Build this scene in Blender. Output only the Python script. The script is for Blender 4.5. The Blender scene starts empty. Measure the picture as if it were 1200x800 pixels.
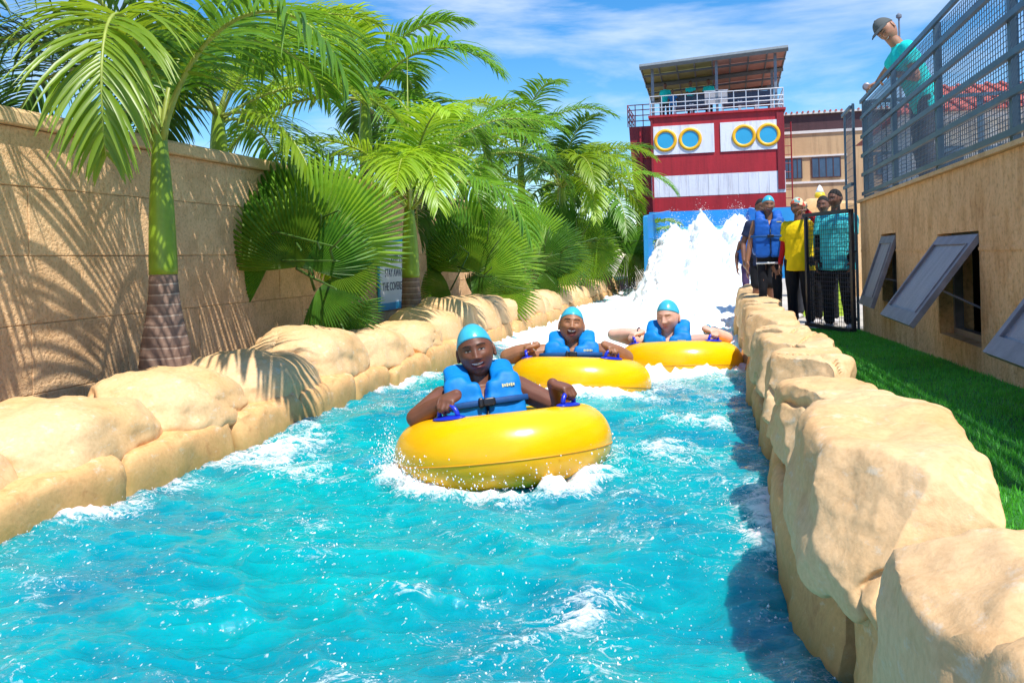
import bpy, math, random
import numpy as np
from mathutils import Vector, Matrix, Euler, Quaternion
R = math.radians
PI = math.pi
scene = bpy.context.scene
C = scene.collection

# ------------------------------------------------------------------ camera
CAM_Z = 1.25
cam_data = bpy.data.cameras.new('camera')
cam = bpy.data.objects.new('camera', cam_data)
C.objects.link(cam)
cam_data.sensor_width = 36.0
cam_data.lens = 30.0
cam_data.shift_y = -97.0 / 1200.0          # lens shifted down: uprights stay upright
cam_data.clip_start = 0.05
cam_data.clip_end = 3000
YAW, ROLL = R(13.77), R(1.5)
cam.matrix_world = (Matrix.Translation((0, 0, CAM_Z)) @ Matrix.Rotation(YAW, 4, 'Z')
                    @ Matrix.Rotation(R(90), 4, 'X') @ Matrix.Rotation(-ROLL, 4, 'Z'))
scene.camera = cam

# ------------------------------------------------------------------ sky, sun, exposure
SUN_EL, SUN_AZ = R(61), R(-46)             # azimuth counted from +X towards +Y
sun_dir = Vector((math.cos(SUN_EL) * math.cos(SUN_AZ), math.cos(SUN_EL) * math.sin(SUN_AZ), math.sin(SUN_EL)))
world = bpy.data.worlds.new('World')
scene.world = world
world.use_nodes = True
wn, wl = world.node_tree.nodes, world.node_tree.links
wn.clear()
w_out = wn.new('ShaderNodeOutputWorld')
w_bg = wn.new('ShaderNodeBackground')
w_bg.inputs['Strength'].default_value = 0.15
w_sky = wn.new('ShaderNodeTexSky')
w_sky.sky_type = 'NISHITA'
w_sky.sun_disc = False
w_sky.sun_elevation = SUN_EL
w_sky.sun_rotation = math.atan2(sun_dir.x, sun_dir.y)
w_sky.air_density = 1.0
w_sky.dust_density = 0.0
w_sky.ozone_density = 4.0
w_hs = wn.new('ShaderNodeHueSaturation')
w_hs.inputs['Saturation'].default_value = 1.35
wl.new(w_sky.outputs[0], w_hs.inputs['Color'])
w_tc = wn.new('ShaderNodeTexCoord')
w_map = wn.new('ShaderNodeMapping')
w_map.inputs['Rotation'].default_value = (0.0, R(-14), R(20))
w_map.inputs['Scale'].default_value = (1.6, 1.6, 6.0)
wl.new(w_tc.outputs['Generated'], w_map.inputs['Vector'])
w_n = wn.new('ShaderNodeTexNoise')
w_n.inputs['Scale'].default_value = 1.7
w_n.inputs['Detail'].default_value = 9
w_n.inputs['Roughness'].default_value = 0.58
w_n.inputs['Distortion'].default_value = 0.35
wl.new(w_map.outputs[0], w_n.inputs['Vector'])
w_r = wn.new('ShaderNodeValToRGB')
w_r.color_ramp.elements[0].position = 0.47
w_r.color_ramp.elements[0].color = (0, 0, 0, 1)
w_r.color_ramp.elements[1].position = 0.74
w_r.color_ramp.elements[1].color = (0.8, 0.8, 0.8, 1)
wl.new(w_n.outputs[0], w_r.inputs[0])
w_mix = wn.new('ShaderNodeMix')
w_mix.data_type = 'RGBA'
wl.new(w_r.outputs[0], w_mix.inputs['Factor'])
wl.new(w_hs.outputs[0], w_mix.inputs['A'])
w_mix.inputs['B'].default_value = (5.6, 6.0, 6.8, 1)
wl.new(w_mix.outputs['Result'], w_bg.inputs['Color'])
wl.new(w_bg.outputs[0], w_out.inputs['Surface'])

sun_data = bpy.data.lights.new('sun', 'SUN')
sun_data.energy = 4.9
sun_data.angle = R(0.53)
sun_data.color = (1.0, 0.95, 0.87)
sun = bpy.data.objects.new('sun', sun_data)
C.objects.link(sun)
sun.rotation_euler = sun_dir.to_track_quat('Z', 'Y').to_euler()
vs = scene.view_settings
vs.view_transform = 'Standard'
vs.look = 'None'
vs.exposure = 0.36
vs.gamma = 1.0
vs.use_curve_mapping = False
scene.cycles.max_bounces = 7
scene.cycles.transparent_max_bounces = 12
scene.cycles.use_denoising = True

# ------------------------------------------------------------------ helpers: noise
_rng = np.random.RandomState(7)
_perm = _rng.permutation(256)
_perm = np.concatenate([_perm, _perm, _perm])
_grad = _rng.normal(size=(256, 3))
_grad /= np.linalg.norm(_grad, axis=1)[:, None]

def noise3(p, seed=0):
    p = np.asarray(p, float) + seed * 17.31
    i = np.floor(p).astype(int)
    f = p - i
    i = i & 255
    u = f * f * f * (f * (f * 6 - 15) + 10)
    out = 0
    for dx in (0, 1):
        wx = u[..., 0] if dx else 1 - u[..., 0]
        for dy in (0, 1):
            wy = u[..., 1] if dy else 1 - u[..., 1]
            for dz in (0, 1):
                wz = u[..., 2] if dz else 1 - u[..., 2]
                h = _perm[_perm[_perm[(i[..., 0] + dx) & 255] + ((i[..., 1] + dy) & 255)] + ((i[..., 2] + dz) & 255)]
                g = _grad[h]
                d = g[..., 0] * (f[..., 0] - dx) + g[..., 1] * (f[..., 1] - dy) + g[..., 2] * (f[..., 2] - dz)
                out = out + wx * wy * wz * d
    return out * 1.6

def fbm(p, octaves=4, seed=0, gain=0.5):
    p = np.asarray(p, float)
    a, s, t = 1.0, 1.0, 0
    for k in range(octaves):
        t = t + a * noise3(p * s, seed + k)
        a *= gain
        s *= 2.03
    return t

def sstep(a, b, x):
    t = np.clip((x - a) / (b - a), 0, 1)
    return t * t * (3 - 2 * t)

# ------------------------------------------------------------------ helpers: materials
def new_mat(name):
    m = bpy.data.materials.new(name)
    m.use_nodes = True
    n = m.node_tree.nodes
    return m, n, m.node_tree.links, n['Principled BSDF']

def ramp(n, stops):
    r = n.new('ShaderNodeValToRGB')
    e = r.color_ramp.elements
    while len(e) < len(stops):
        e.new(0.5)
    for k, (p, c) in enumerate(stops):
        e[k].position = p
        e[k].color = (*c, 1) if len(c) == 3 else c
    return r

def tex(n, l, kind, scale, detail=4, coord='Object', rough=0.55, stretch=None, dist=0.0):
    tc = n.new('ShaderNodeTexCoord')
    src = tc.outputs[coord]
    if stretch:
        mp = n.new('ShaderNodeMapping')
        mp.inputs['Scale'].default_value = stretch
        l.new(src, mp.inputs['Vector'])
        src = mp.outputs[0]
    if kind == 'noise':
        t = n.new('ShaderNodeTexNoise')
        t.inputs['Detail'].default_value = detail
        t.inputs['Roughness'].default_value = rough
        t.inputs['Distortion'].default_value = dist
    else:
        t = n.new('ShaderNodeTexVoronoi')
    t.inputs['Scale'].default_value = scale
    l.new(src, t.inputs['Vector'])
    return t

def bump(n, l, b, height, strength, distance=0.02, prev=None):
    bp = n.new('ShaderNodeBump')
    bp.inputs['Strength'].default_value = strength
    bp.inputs['Distance'].default_value = distance
    l.new(height, bp.inputs['Height'])
    if prev is not None:
        l.new(prev.outputs[0], bp.inputs['Normal'])
    l.new(bp.outputs[0], b.inputs['Normal'])
    return bp

def mix_rgb(n, l, fac, a, b, mode='MIX'):
    m = n.new('ShaderNodeMix')
    m.data_type = 'RGBA'
    m.blend_type = mode
    for sock, v in (('Factor', fac), ('A', a), ('B', b)):
        if hasattr(v, 'links'):
            l.new(v, m.inputs[sock])
        elif sock == 'Factor':
            m.inputs[sock].default_value = v
        else:
            m.inputs[sock].default_value = (*v, 1)
    return m.outputs['Result']

def plain(name, col, rough=0.5, var=0.12, scale=8, metal=0.0, spec=0.5, bmp=0.0, bscale=60, coat=0.0, sss=0.0):
    m, n, l, b = new_mat(name)
    t = tex(n, l, 'noise', scale, 5)
    r = ramp(n, [(0.3, tuple(max(0, c * (1 - var)) for c in col)), (0.7, tuple(min(1, c * (1 + var)) for c in col))])
    l.new(t.outputs[0], r.inputs[0])
    l.new(r.outputs[0], b.inputs['Base Color'])
    b.inputs['Roughness'].default_value = rough
    b.inputs['Metallic'].default_value = metal
    b.inputs['Specular IOR Level'].default_value = spec
    b.inputs['Coat Weight'].default_value = coat
    if sss:
        b.inputs['Subsurface Weight'].default_value = sss
        b.inputs['Subsurface Radius'].default_value = (0.012, 0.005, 0.003)
    if bmp:
        t2 = tex(n, l, 'noise', bscale, 4)
        bump(n, l, b, t2.outputs[0], bmp, 0.01)
    return m

# ------------------------------------------------------------------ helpers: meshes
class MB:
    """collects verts, faces and a material index for each face"""
    def __init__(self):
        self.v, self.f, self.m, self.n = [], [], [], 0

    def add(self, verts, faces, mi=0):
        verts = np.asarray(verts, float).reshape(-1, 3)
        self.v.append(verts)
        o = self.n
        self.f += [tuple(int(i) + o for i in q) for q in faces]
        self.m += [mi] * len(faces)
        self.n += len(verts)

    def verts(self):
        return np.concatenate(self.v) if self.v else np.zeros((0, 3))

    def box(self, c, s, rot=None, mi=0):
        x, y, z = s[0] / 2, s[1] / 2, s[2] / 2
        v = np.array([(-x, -y, -z), (x, -y, -z), (x, y, -z), (-x, y, -z), (-x, -y, z), (x, -y, z), (x, y, z), (-x, y, z)])
        if rot is not None:
            v = v @ np.array(rot.to_matrix()).T
        self.add(v + np.array(c), BOXF, mi)

    def lohi(self, a, b, mi=0):
        self.box([(a[k] + b[k]) / 2 for k in range(3)], [abs(b[k] - a[k]) for k in range(3)], mi=mi)

    def tube(self, pts, rad, n=8, mi=0, flat=None, cap=True, up=None):
        P = np.asarray(pts, float)
        k = len(P)
        rad = np.broadcast_to(np.asarray(rad, float), (k,))
        T = np.gradient(P, axis=0)
        T /= np.linalg.norm(T, axis=1)[:, None] + 1e-12
        ref = np.array(up if up is not None else ((0, 0, 1) if abs(T[0][2]) < 0.9 else (1, 0, 0)), float)
        rings = []
        for i in range(k):
            a = np.cross(T[i], ref)
            a /= np.linalg.norm(a) + 1e-12
            b = np.cross(a, T[i])
            if up is None:
                ref = b
            th = np.arange(n) / n * 2 * PI
            fl = 1.0 if flat is None else flat
            rings.append(P[i] + rad[i] * (np.outer(np.cos(th), a) + fl * np.outer(np.sin(th), b)))
        v = np.concatenate(rings)
        f = [(i * n + j, i * n + (j + 1) % n, (i + 1) * n + (j + 1) % n, (i + 1) * n + j) for i in range(k - 1) for j in range(n)]
        if cap:
            f.append(tuple(range(n))[::-1])
            f.append(tuple(range((k - 1) * n, k * n)))
        self.add(v, f, mi)

    def rod(self, a, b, r, n=6, mi=0, r2=None):
        self.tube([a, b], [r, r if r2 is None else r2], n, mi)

    def capsule(self, a, b, r0, r1, n=12, flat=None, up=None):
        a, b = np.asarray(a, float), np.asarray(b, float)
        d = b - a
        L = np.linalg.norm(d) + 1e-9
        d = d / L
        pts, rad = [], []
        for t in (-90, -60, -30, 0):
            pts.append(a + d * r0 * math.sin(R(t)) * 0.98)
            rad.append(max(1e-4, r0 * math.cos(R(t))))
        for t in (0, 30, 60, 90):
            pts.append(b + d * r1 * math.sin(R(t)) * 0.98)
            rad.append(max(1e-4, r1 * math.cos(R(t))))
        self.tube(pts, rad, n, flat=flat, up=up)

    def ell(self, c, s, rot=None, n=16, m=10, mi=0):
        th = np.arange(n) / n * 2 * PI
        v = [(0, 0, -1)]
        for i in range(1, m):
            ph = -PI / 2 + PI * i / m
            v += [(math.cos(ph) * math.cos(t), math.cos(ph) * math.sin(t), math.sin(ph)) for t in th]
        v.append((0, 0, 1))
        v = np.array(v) * np.array(s)
        if rot is not None:
            v = v @ np.array(rot.to_matrix()).T
        f = [(0, 1 + (j + 1) % n, 1 + j) for j in range(n)]
        for i in range(m - 2):
            f += [(1 + i * n + j, 1 + i * n + (j + 1) % n, 1 + (i + 1) * n + (j + 1) % n, 1 + (i + 1) * n + j) for j in range(n)]
        e = 1 + (m - 1) * n
        f += [(e, e - n + j, e - n + (j + 1) % n) for j in range(n)]
        self.add(v + np.array(c), f, mi)

    def sbox(self, c, s, p=4.0, rot=None, n=8, mi=0):
        """rounded box: full size s, higher p is squarer"""
        v, f = cube_grid(n)
        q = v / (np.sum(np.abs(v) ** p, axis=1) ** (1 / p))[:, None]
        q = q * np.array(s) / 2
        if rot is not None:
            q = q @ np.array(rot.to_matrix()).T
        self.add(q + np.array(c), f, mi)

    def lathe(self, prof, n=24, c=(0, 0, 0), mi=0):
        th = np.arange(n) / n * 2 * PI
        v = [(r * math.cos(t) + c[0], r * math.sin(t) + c[1], z + c[2]) for r, z in prof for t in th]
        k = len(prof)
        f = [(i * n + j, i * n + (j + 1) % n, (i + 1) * n + (j + 1) % n, (i + 1) * n + j) for i in range(k - 1) for j in range(n)]
        f.append(tuple(range(n))[::-1])
        f.append(tuple(range((k - 1) * n, k * n)))
        self.add(v, f, mi)

    def xform(self, M):
        A = np.array(M)
        self.v = [self.verts() @ A[:3, :3].T + A[:3, 3]]
        return self

    def build(self, name, mats, parent=None, smooth=False, loc=None, rot=None):
        return mesh_obj(name, self.verts(), self.f, mats, parent, smooth, self.m, loc, rot)

BOXF = [(0, 3, 2, 1), (4, 5, 6, 7), (0, 1, 5, 4), (1, 2, 6, 5), (2, 3, 7, 6), (3, 0, 4, 7)]
_cg = {}
def cube_grid(n):
    if n in _cg:
        return _cg[n]
    idx, v, f = {}, [], []
    def vid(p):
        if p not in idx:
            idx[p] = len(v)
            v.append([2 * c / n - 1 for c in p])
        return idx[p]
    for ax in range(3):
        b, c = (ax + 1) % 3, (ax + 2) % 3
        for s in (0, n):
            for i in range(n):
                for j in range(n):
                    q = []
                    for di, dj in ((0, 0), (1, 0), (1, 1), (0, 1)):
                        p = [0, 0, 0]
                        p[ax], p[b], p[c] = s, i + di, j + dj
                        q.append(vid(tuple(p)))
                    f.append(tuple(q) if s else tuple(q[::-1]))
    _cg[n] = (np.array(v, float), f)
    return _cg[n]

def mesh_data(name, verts, faces, mats, smooth=False, mi=None):
    me = bpy.data.meshes.new(name)
    me.from_pydata(np.asarray(verts).tolist(), [], [tuple(f) for f in faces])
    if not isinstance(mats, (list, tuple)):
        mats = [mats]
    for m in mats:
        me.materials.append(m)
    if mi is not None and len(mats) > 1:
        me.polygons.foreach_set('material_index', np.array(mi, dtype=np.int32))
    me.polygons.foreach_set('use_smooth', [bool(smooth)] * len(me.polygons))
    me.update()
    return me

def mesh_obj(name, verts, faces, mats, parent=None, smooth=False, mi=None, loc=None, rot=None):
    o = bpy.data.objects.new(name, mesh_data(name, verts, faces, mats, smooth, mi))
    C.objects.link(o)
    if parent is not None:
        o.parent = parent
    if loc is not None:
        o.location = loc
    if rot is not None:
        o.rotation_euler = rot
    return o

def tag(o, label=None, cat=None, group=None, kind=None):
    if label:
        o['label'] = label
    if cat:
        o['category'] = cat
    if group:
        o['group'] = group
    if kind:
        o['kind'] = kind
    return o

def empty(name, loc=(0, 0, 0), rz=0.0, **kw):
    o = bpy.data.objects.new(name, None)
    C.objects.link(o)
    o.location = loc
    o.rotation_euler = (0, 0, rz)
    o.empty_display_size = 0.2
    return tag(o, **kw)

def link_copy(src, parent, loc=None, rot=None, scale=None):
    o = src.copy()
    C.objects.link(o)
    o.parent = parent
    if loc is not None:
        o.location = loc
    if rot is not None:
        o.rotation_euler = rot
    if scale is not None:
        o.scale = scale
    return o

def remesh(mb, voxel, smooth=4, factor=0.5):
    """union of all the closed shapes in mb as one continuous skin"""
    me = mesh_data('tmp', mb.verts(), mb.f, [])
    o = bpy.data.objects.new('tmp', me)
    C.objects.link(o)
    r = o.modifiers.new('r', 'REMESH')
    r.mode = 'VOXEL'
    r.voxel_size = voxel
    if smooth:
        s = o.modifiers.new('s', 'SMOOTH')
        s.factor = factor
        s.iterations = smooth
    dg = bpy.context.evaluated_depsgraph_get()
    ev = o.evaluated_get(dg)
    m2 = ev.to_mesh()
    v = np.empty(len(m2.vertices) * 3)
    m2.vertices.foreach_get('co', v)
    v = v.reshape(-1, 3)
    f = [tuple(p.vertices) for p in m2.polygons]
    ev.to_mesh_clear()
    bpy.data.objects.remove(o)
    bpy.data.meshes.remove(me)
    return v, f

def normals(v, f):
    n = np.zeros_like(v)
    fa = np.array([q[:3] for q in f])
    fn = np.cross(v[fa[:, 1]] - v[fa[:, 0]], v[fa[:, 2]] - v[fa[:, 0]])
    for k in range(3):
        np.add.at(n, fa[:, k], fn)
    return n / (np.linalg.norm(n, axis=1)[:, None] + 1e-12)

# point on the ray through a spot of the photograph (1200 x 800), at a known distance
def ray_at(px, py, X=None, Y=None, Z=None):
    f = 1000.0
    dx, dy = px - 600, 303 - py
    u = dx * math.cos(ROLL) + dy * math.sin(ROLL)
    v = -dx * math.sin(ROLL) + dy * math.cos(ROLL)
    c, s = math.cos(YAW), math.sin(YAW)
    r = (c * u / f - s, s * u / f + c, v / f)
    t = X / r[0] if X is not None else Y / r[1] if Y is not None else (Z - CAM_Z) / r[2]
    return Vector((r[0] * t, r[1] * t, CAM_Z + r[2] * t))

# ------------------------------------------------------------------ materials of the setting
def stucco(name, col, streak=False, bs=0.5, scale=55):
    m, n, l, b = new_mat(name)
    big = tex(n, l, 'noise', 0.9, 5)
    st = (2.0, 2.0, 0.75) if streak else None
    mid = tex(n, l, 'noise', 4 if streak else 6, 6, stretch=st)
    fine = tex(n, l, 'noise', scale, 3, rough=0.7)
    vor = tex(n, l, 'voronoi', scale * 0.9)
    r1 = ramp(n, [(0.25, tuple(c * 0.80 for c in col)), (0.75, tuple(min(1, c * 1.14) for c in col))])
    l.new(big.outputs[0], r1.inputs[0])
    r2 = ramp(n, [(0.3, (0.78, 0.68, 0.58) if streak else (0.80, 0.77, 0.73)), (0.55, (1, 1, 1)), (0.8, (1.0, 0.98, 0.94))])
    l.new(mid.outputs[0], r2.inputs[0])
    r3 = ramp(n, [(0.34, (0.66, 0.60, 0.54)), (0.52, (1, 1, 1))])
    l.new(fine.outputs[0], r3.inputs[0])
    c1 = mix_rgb(n, l, 1.0, r1.outputs[0], r2.outputs[0], 'MULTIPLY')
    c2 = mix_rgb(n, l, 0.7, c1, r3.outputs[0], 'MULTIPLY')
    l.new(c2, b.inputs['Base Color'])
    b.inputs['Roughness'].default_value = 0.92
    b.inputs['Specular IOR Level'].default_value = 0.2
    p = bump(n, l, b, fine.outputs[0], bs, 0.02)
    bump(n, l, b, mid.outputs[0], bs * 0.7, 0.03, p)
    return m

def rock_mat(name, top, side, stain, mf=0.38):
    m, n, l, b = new_mat(name)
    big = tex(n, l, 'noise', 1.3, 4, rough=0.5)
    mid = tex(n, l, 'noise', 6.5, 7, rough=0.65, dist=0.6)
    fine = tex(n, l, 'noise', 48, 5, rough=0.65)
    r1 = ramp(n, [(0.30, side), (0.62, top)])
    l.new(big.outputs[0], r1.inputs[0])
    r2 = ramp(n, [(0.24, stain), (0.46, (1, 1, 1)), (0.80, (1.0, 1.0, 1.0))])
    l.new(mid.outputs[0], r2.inputs[0])
    c1 = mix_rgb(n, l, mf, r1.outputs[0], r2.outputs[0], 'MULTIPLY')
    # pale scuffs
    sc = tex(n, l, 'noise', 11, 6, rough=0.7, stretch=(1, 1, 2.2))
    r4 = ramp(n, [(0.57, (0, 0, 0)), (0.70, (0.6, 0.6, 0.6))])
    l.new(sc.outputs[0], r4.inputs[0])
    c2 = mix_rgb(n, l, r4.outputs[0], c1, (0.74, 0.66, 0.52))
    r5 = ramp(n, [(0.3, (0.80, 0.76, 0.70)), (0.6, (1, 1, 1))])
    l.new(fine.outputs[0], r5.inputs[0])
    c3 = mix_rgb(n, l, 0.7, c2, r5.outputs[0], 'MULTIPLY')
    # algae and wet staining along the waterline
    gp = n.new('ShaderNodeNewGeometry')
    sz_ = n.new('ShaderNodeSeparateXYZ')
    l.new(gp.outputs['Position'], sz_.inputs[0])
    ad = n.new('ShaderNodeMath'); ad.operation = 'MULTIPLY_ADD'
    l.new(mid.outputs[0], ad.inputs[0]); ad.inputs[1].default_value = -0.30; l.new(sz_.outputs['Z'], ad.inputs[2])
    mw = n.new('ShaderNodeMapRange')
    mw.inputs['From Min'].default_value = -0.12; mw.inputs['From Max'].default_value = 0.06
    mw.inputs['To Min'].default_value = 0.75; mw.inputs['To Max'].default_value = 0.0
    l.new(ad.outputs[0], mw.inputs['Value'])
    c3 = mix_rgb(n, l, mw.outputs[0], c3, (0.30, 0.22, 0.06))
    l.new(c3, b.inputs['Base Color'])
    b.inputs['Roughness'].default_value = 0.72
    b.inputs['Specular IOR Level'].default_value = 0.35
    p = bump(n, l, b, mid.outputs[0], 0.12, 0.03)
    bump(n, l, b, fine.outputs[0], 0.32, 0.008, p)
    return m

M = {}
M['wall'] = stucco('pitted tan blockwork', (0.92, 0.57, 0.30), bs=0.75, scale=38)
M['coping'] = stucco('smooth tan coping', (0.74, 0.50, 0.27), bs=0.15)
M['render'] = stucco('streaked brown render', (0.92, 0.56, 0.29), True, 1.0, 26)
M['cap'] = rock_mat('cast rock cap', (0.77, 0.52, 0.28), (0.70, 0.42, 0.18), (0.58, 0.43, 0.28))
M['course'] = rock_mat('cast rock course', (0.78, 0.46, 0.20), (0.68, 0.35, 0.13), (0.42, 0.31, 0.20), 0.75)
M['joint'] = plain('dull mortar', (0.56, 0.36, 0.20), 0.9)
M['soil'] = plain('dry soil', (0.20, 0.13, 0.08), 0.95, 0.4, 12, bmp=0.6)
M['earth'] = plain('pale dusty earth', (0.36, 0.30, 0.22), 0.95, 0.2, 0.4)
M['concrete'] = plain('pale concrete paving', (0.45, 0.41, 0.36), 0.85, 0.18, 3, bmp=0.2)

def leaf_mat(name, col, col2, gloss=0.38, trans=0.35, scale=3.0):
    m, n, l, b = new_mat(name)
    t = tex(n, l, 'noise', scale, 4)
    oi = n.new('ShaderNodeObjectInfo')
    r = ramp(n, [(0.3, col), (0.7, col2)])
    l.new(t.outputs[0], r.inputs[0])
    hs = n.new('ShaderNodeHueSaturation')
    mr = n.new('ShaderNodeMapRange')
    mr.inputs['To Min'].default_value = 0.75
    mr.inputs['To Max'].default_value = 1.3
    l.new(oi.outputs['Random'], mr.inputs['Value'])
    l.new(mr.outputs[0], hs.inputs['Value'])
    l.new(r.outputs[0], hs.inputs['Color'])
    l.new(hs.outputs[0], b.inputs['Base Color'])
    b.inputs['Roughness'].default_value = gloss
    b.inputs['Specular IOR Level'].default_value = 0.5
    tr = n.new('ShaderNodeBsdfTranslucent')
    h2 = n.new('ShaderNodeHueSaturation')
    h2.inputs['Value'].default_value = 2.0
    h2.inputs['Hue'].default_value = 0.485
    l.new(hs.outputs[0], h2.inputs['Color'])
    l.new(h2.outputs[0], tr.inputs['Color'])
    mx = n.new('ShaderNodeMixShader')
    mx.inputs[0].default_value = trans
    l.new(b.outputs[0], mx.inputs[1])
    l.new(tr.outputs[0], mx.inputs[2])
    l.new(mx.outputs[0], n['Material Output'].inputs['Surface'])
    return m

M['frond'] = leaf_mat('palm frond green', (0.070, 0.19, 0.010), (0.14, 0.30, 0.018))
M['frond_bright'] = leaf_mat('palm frond yellow green', (0.16, 0.29, 0.010), (0.27, 0.40, 0.022))
M['frond_dark'] = leaf_mat('palm frond deep green', (0.03, 0.10, 0.012), (0.07, 0.17, 0.02))
M['fan'] = leaf_mat('fan leaf green', (0.045, 0.15, 0.012), (0.10, 0.24, 0.018), 0.42, 0.32, 5)
M['fan_bright'] = leaf_mat('fan leaf light green', (0.11, 0.24, 0.015), (0.20, 0.33, 0.02), 0.42, 0.35, 5)
M['rachis'] = plain('frond stalk', (0.30, 0.36, 0.06), 0.45, 0.2)
M['petiole'] = plain('fan leaf stalk', (0.06, 0.13, 0.02), 0.5, 0.25)
M['grass'] = leaf_mat('artificial turf blade', (0.05, 0.32, 0.025), (0.10, 0.46, 0.04), 0.45, 0.2, 9)
M['turf'] = plain('artificial turf backing', (0.02, 0.16, 0.016), 0.9, 0.3, 30, bmp=0.5, bscale=180)

# ------------------------------------------------------------------ ground and banks
def plate(name, a, b, mat, parent=None, kind='structure'):
    q = MB()
    q.lohi(a, b)
    o = q.build(name, mat, parent)
    if kind:
        o['kind'] = kind
    return o

gr = MB()
gr.add([(-1500, -1500, -0.9), (1500, -1500, -0.9), (1500, 1500, -0.9), (-1500, 1500, -0.9)], [(0, 1, 2, 3)])
tag(gr.build('ground', M['earth']), kind='structure')
plate('channel_bed', (-3.6, -3, -0.88), (0.6, 34, -0.7), plain('blue pool paint', (0.02, 0.26, 0.42), 0.5))
# planting bed along the left wall and the dry ground behind the wall
bed = MB()
gx, gy = np.linspace(-4.60, -3.52, 15), np.linspace(0.5, 30, 180)
XX, YY = np.meshgrid(gx, gy)
ZZ = 0.30 + 0.05 * noise3(np.stack([XX * 2, YY * 2, XX * 0], -1))
bed.add(np.stack([XX, YY, ZZ], -1).reshape(-1, 3), [(j * 15 + i, j * 15 + i + 1, (j + 1) * 15 + i + 1, (j + 1) * 15 + i) for j in range(179) for i in range(14)])
tag(bed.build('planting_bed', M['soil'], smooth=True), kind='structure')
plate('bed_fill', (-4.60, 0.5, -0.89), (-3.45, 30, 0.18), M['soil'])
plate('back_lot', (-30, -2, -0.89), (-4.80, 60, 0.10), M['earth'])

def grass_z(y):
    return 0.27 + np.clip((11.2 - y) / 6.0, 0, 1.35) * 0.19

q = MB()
ys = np.linspace(0.2, 11.4, 57)
xs = np.linspace(0.50, 1.62, 9)
XX, YY = np.meshgrid(xs, ys)
ZZ = grass_z(YY) + 0.012 * noise3(np.stack([XX * 3, YY * 3, XX * 0 + 4], -1))
q.add(np.stack([XX, YY, ZZ], -1).reshape(-1, 3), [(j * 9 + i, j * 9 + i + 1, (j + 1) * 9 + i + 1, (j + 1) * 9 + i) for j in range(56) for i in range(8)])
turf = tag(q.build('turf_strip', M['turf'], smooth=True), kind='structure')
plate('bank_fill', (0.46, 0.2, -0.89), (1.7, 11.4, 0.22), M['soil'])
plate('queue_path', (0.55, 11.41, -0.89), (9, 33, 0.26), M['concrete'])

rg = np.random.RandomState(3)
NB = 60000
bx = rg.uniform(0.52, 1.60, NB)
by = 1.3 + 10.0 * rg.uniform(0, 1, NB) ** 1.5
bz = grass_z(by) + 0.012 * noise3(np.stack([bx * 3, by * 3, bx * 0 + 4], -1)) - 0.004
an = rg.uniform(0, 2 * PI, NB)
le = rg.uniform(0.018, 0.034, NB) * (1 + 0.25 * noise3(np.stack([bx * 6, by * 6, bx * 0 + 9], -1)))
wd = 0.0022 + 0.0006 * by / 4
lean = rg.normal(0, 0.010, (NB, 2))
P = np.stack([bx, by, bz], -1)
side = np.stack([np.cos(an), np.sin(an), an * 0], -1) * wd[:, None]
tipv = P + np.concatenate([lean, le[:, None]], 1)
V = np.stack([P - side, P + side, tipv], 1).reshape(-1, 3)
go = mesh_obj('grass', V, np.arange(NB * 3).reshape(-1, 3), M['grass'])
tag(go, 'short bright green artificial grass between the boulders and the brown wall', 'grass', kind='stuff')

# ------------------------------------------------------------------ boundary wall of blocks, left
WX = -4.55
wall = empty('boundary_wall', (WX, 0, 0), label='long tan block wall with pale coping behind the palms', cat='wall')
courses = [(-0.10, 0.41), (0.41, 0.886), (0.886, 1.35), (1.35, 1.82), (1.82, 2.215)]
def chamfer_box(sx, sy, sz, c=0.010):
    """block whose +X face is proud with chamfered edges"""
    v = []
    for x, k in ((-sx, 0), (-c, 0), (0, c)):
        v += [(x, -sy / 2 + k, k), (x, sy / 2 - k, k), (x, sy / 2 - k, sz - k), (x, -sy / 2 + k, sz - k)]
    f = [(0, 3, 2, 1), (8, 9, 10, 11)]
    for r in (0, 4):
        for j in range(4):
            f.append((r + j, r + (j + 1) % 4, r + 4 + (j + 1) % 4, r + 4 + j))
    return v, f
rw = random.Random(5)
BL = 0.96
for ci, (z0, z1) in enumerate(courses):
    v, f = chamfer_box(0.10, BL - 0.003, z1 - z0 - 0.003, 0.005)
    me = mesh_data('block', v, f, M['wall'])
    y = 1.0 + (BL / 2 if ci % 2 else 0)
    while y < 30:
        o = bpy.data.objects.new('block', me)
        C.objects.link(o)
        o.parent = wall
        o.location = (rw.uniform(-0.004, 0.003), y, z0 + 0.004)
        y += BL
core = MB()
core.lohi((-0.19, 0.5, -0.1), (-0.025, 30, 2.21))
core.build('core', M['joint'], wall)
back = MB()
back.lohi((-0.22, 0.5, -0.1), (-0.192, 30, 2.212))
back.build('back_face', M['coping'], wall)
cp = MB()
prof = [(-0.25, 0), (0.045, 0), (0.055, 0.012), (0.055, 0.085), (0.040, 0.11), (-0.10, 0.128), (-0.24, 0.11), (-0.25, 0.09)]
np_ = len(prof)
L2 = 1.915 / 2
cp.add([(x, s * L2, z) for s in (-1, 1) for x, z in prof], [tuple(range(np_)), tuple(range(np_, 2 * np_))[::-1]] + [(j, j + np_, (j + 1) % np_ + np_, (j + 1) % np_) for j in range(np_)])
cme = mesh_data('coping_stone', cp.verts(), cp.f, M['coping'])
y = 1.3
while y < 30:
    o = bpy.data.objects.new('coping_stone', cme)
    C.objects.link(o)
    o.parent = wall
    o.location = (rw.uniform(-0.004, 0.004), y, 2.217 + rw.uniform(0, 0.006))
    y += 1.92

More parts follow.
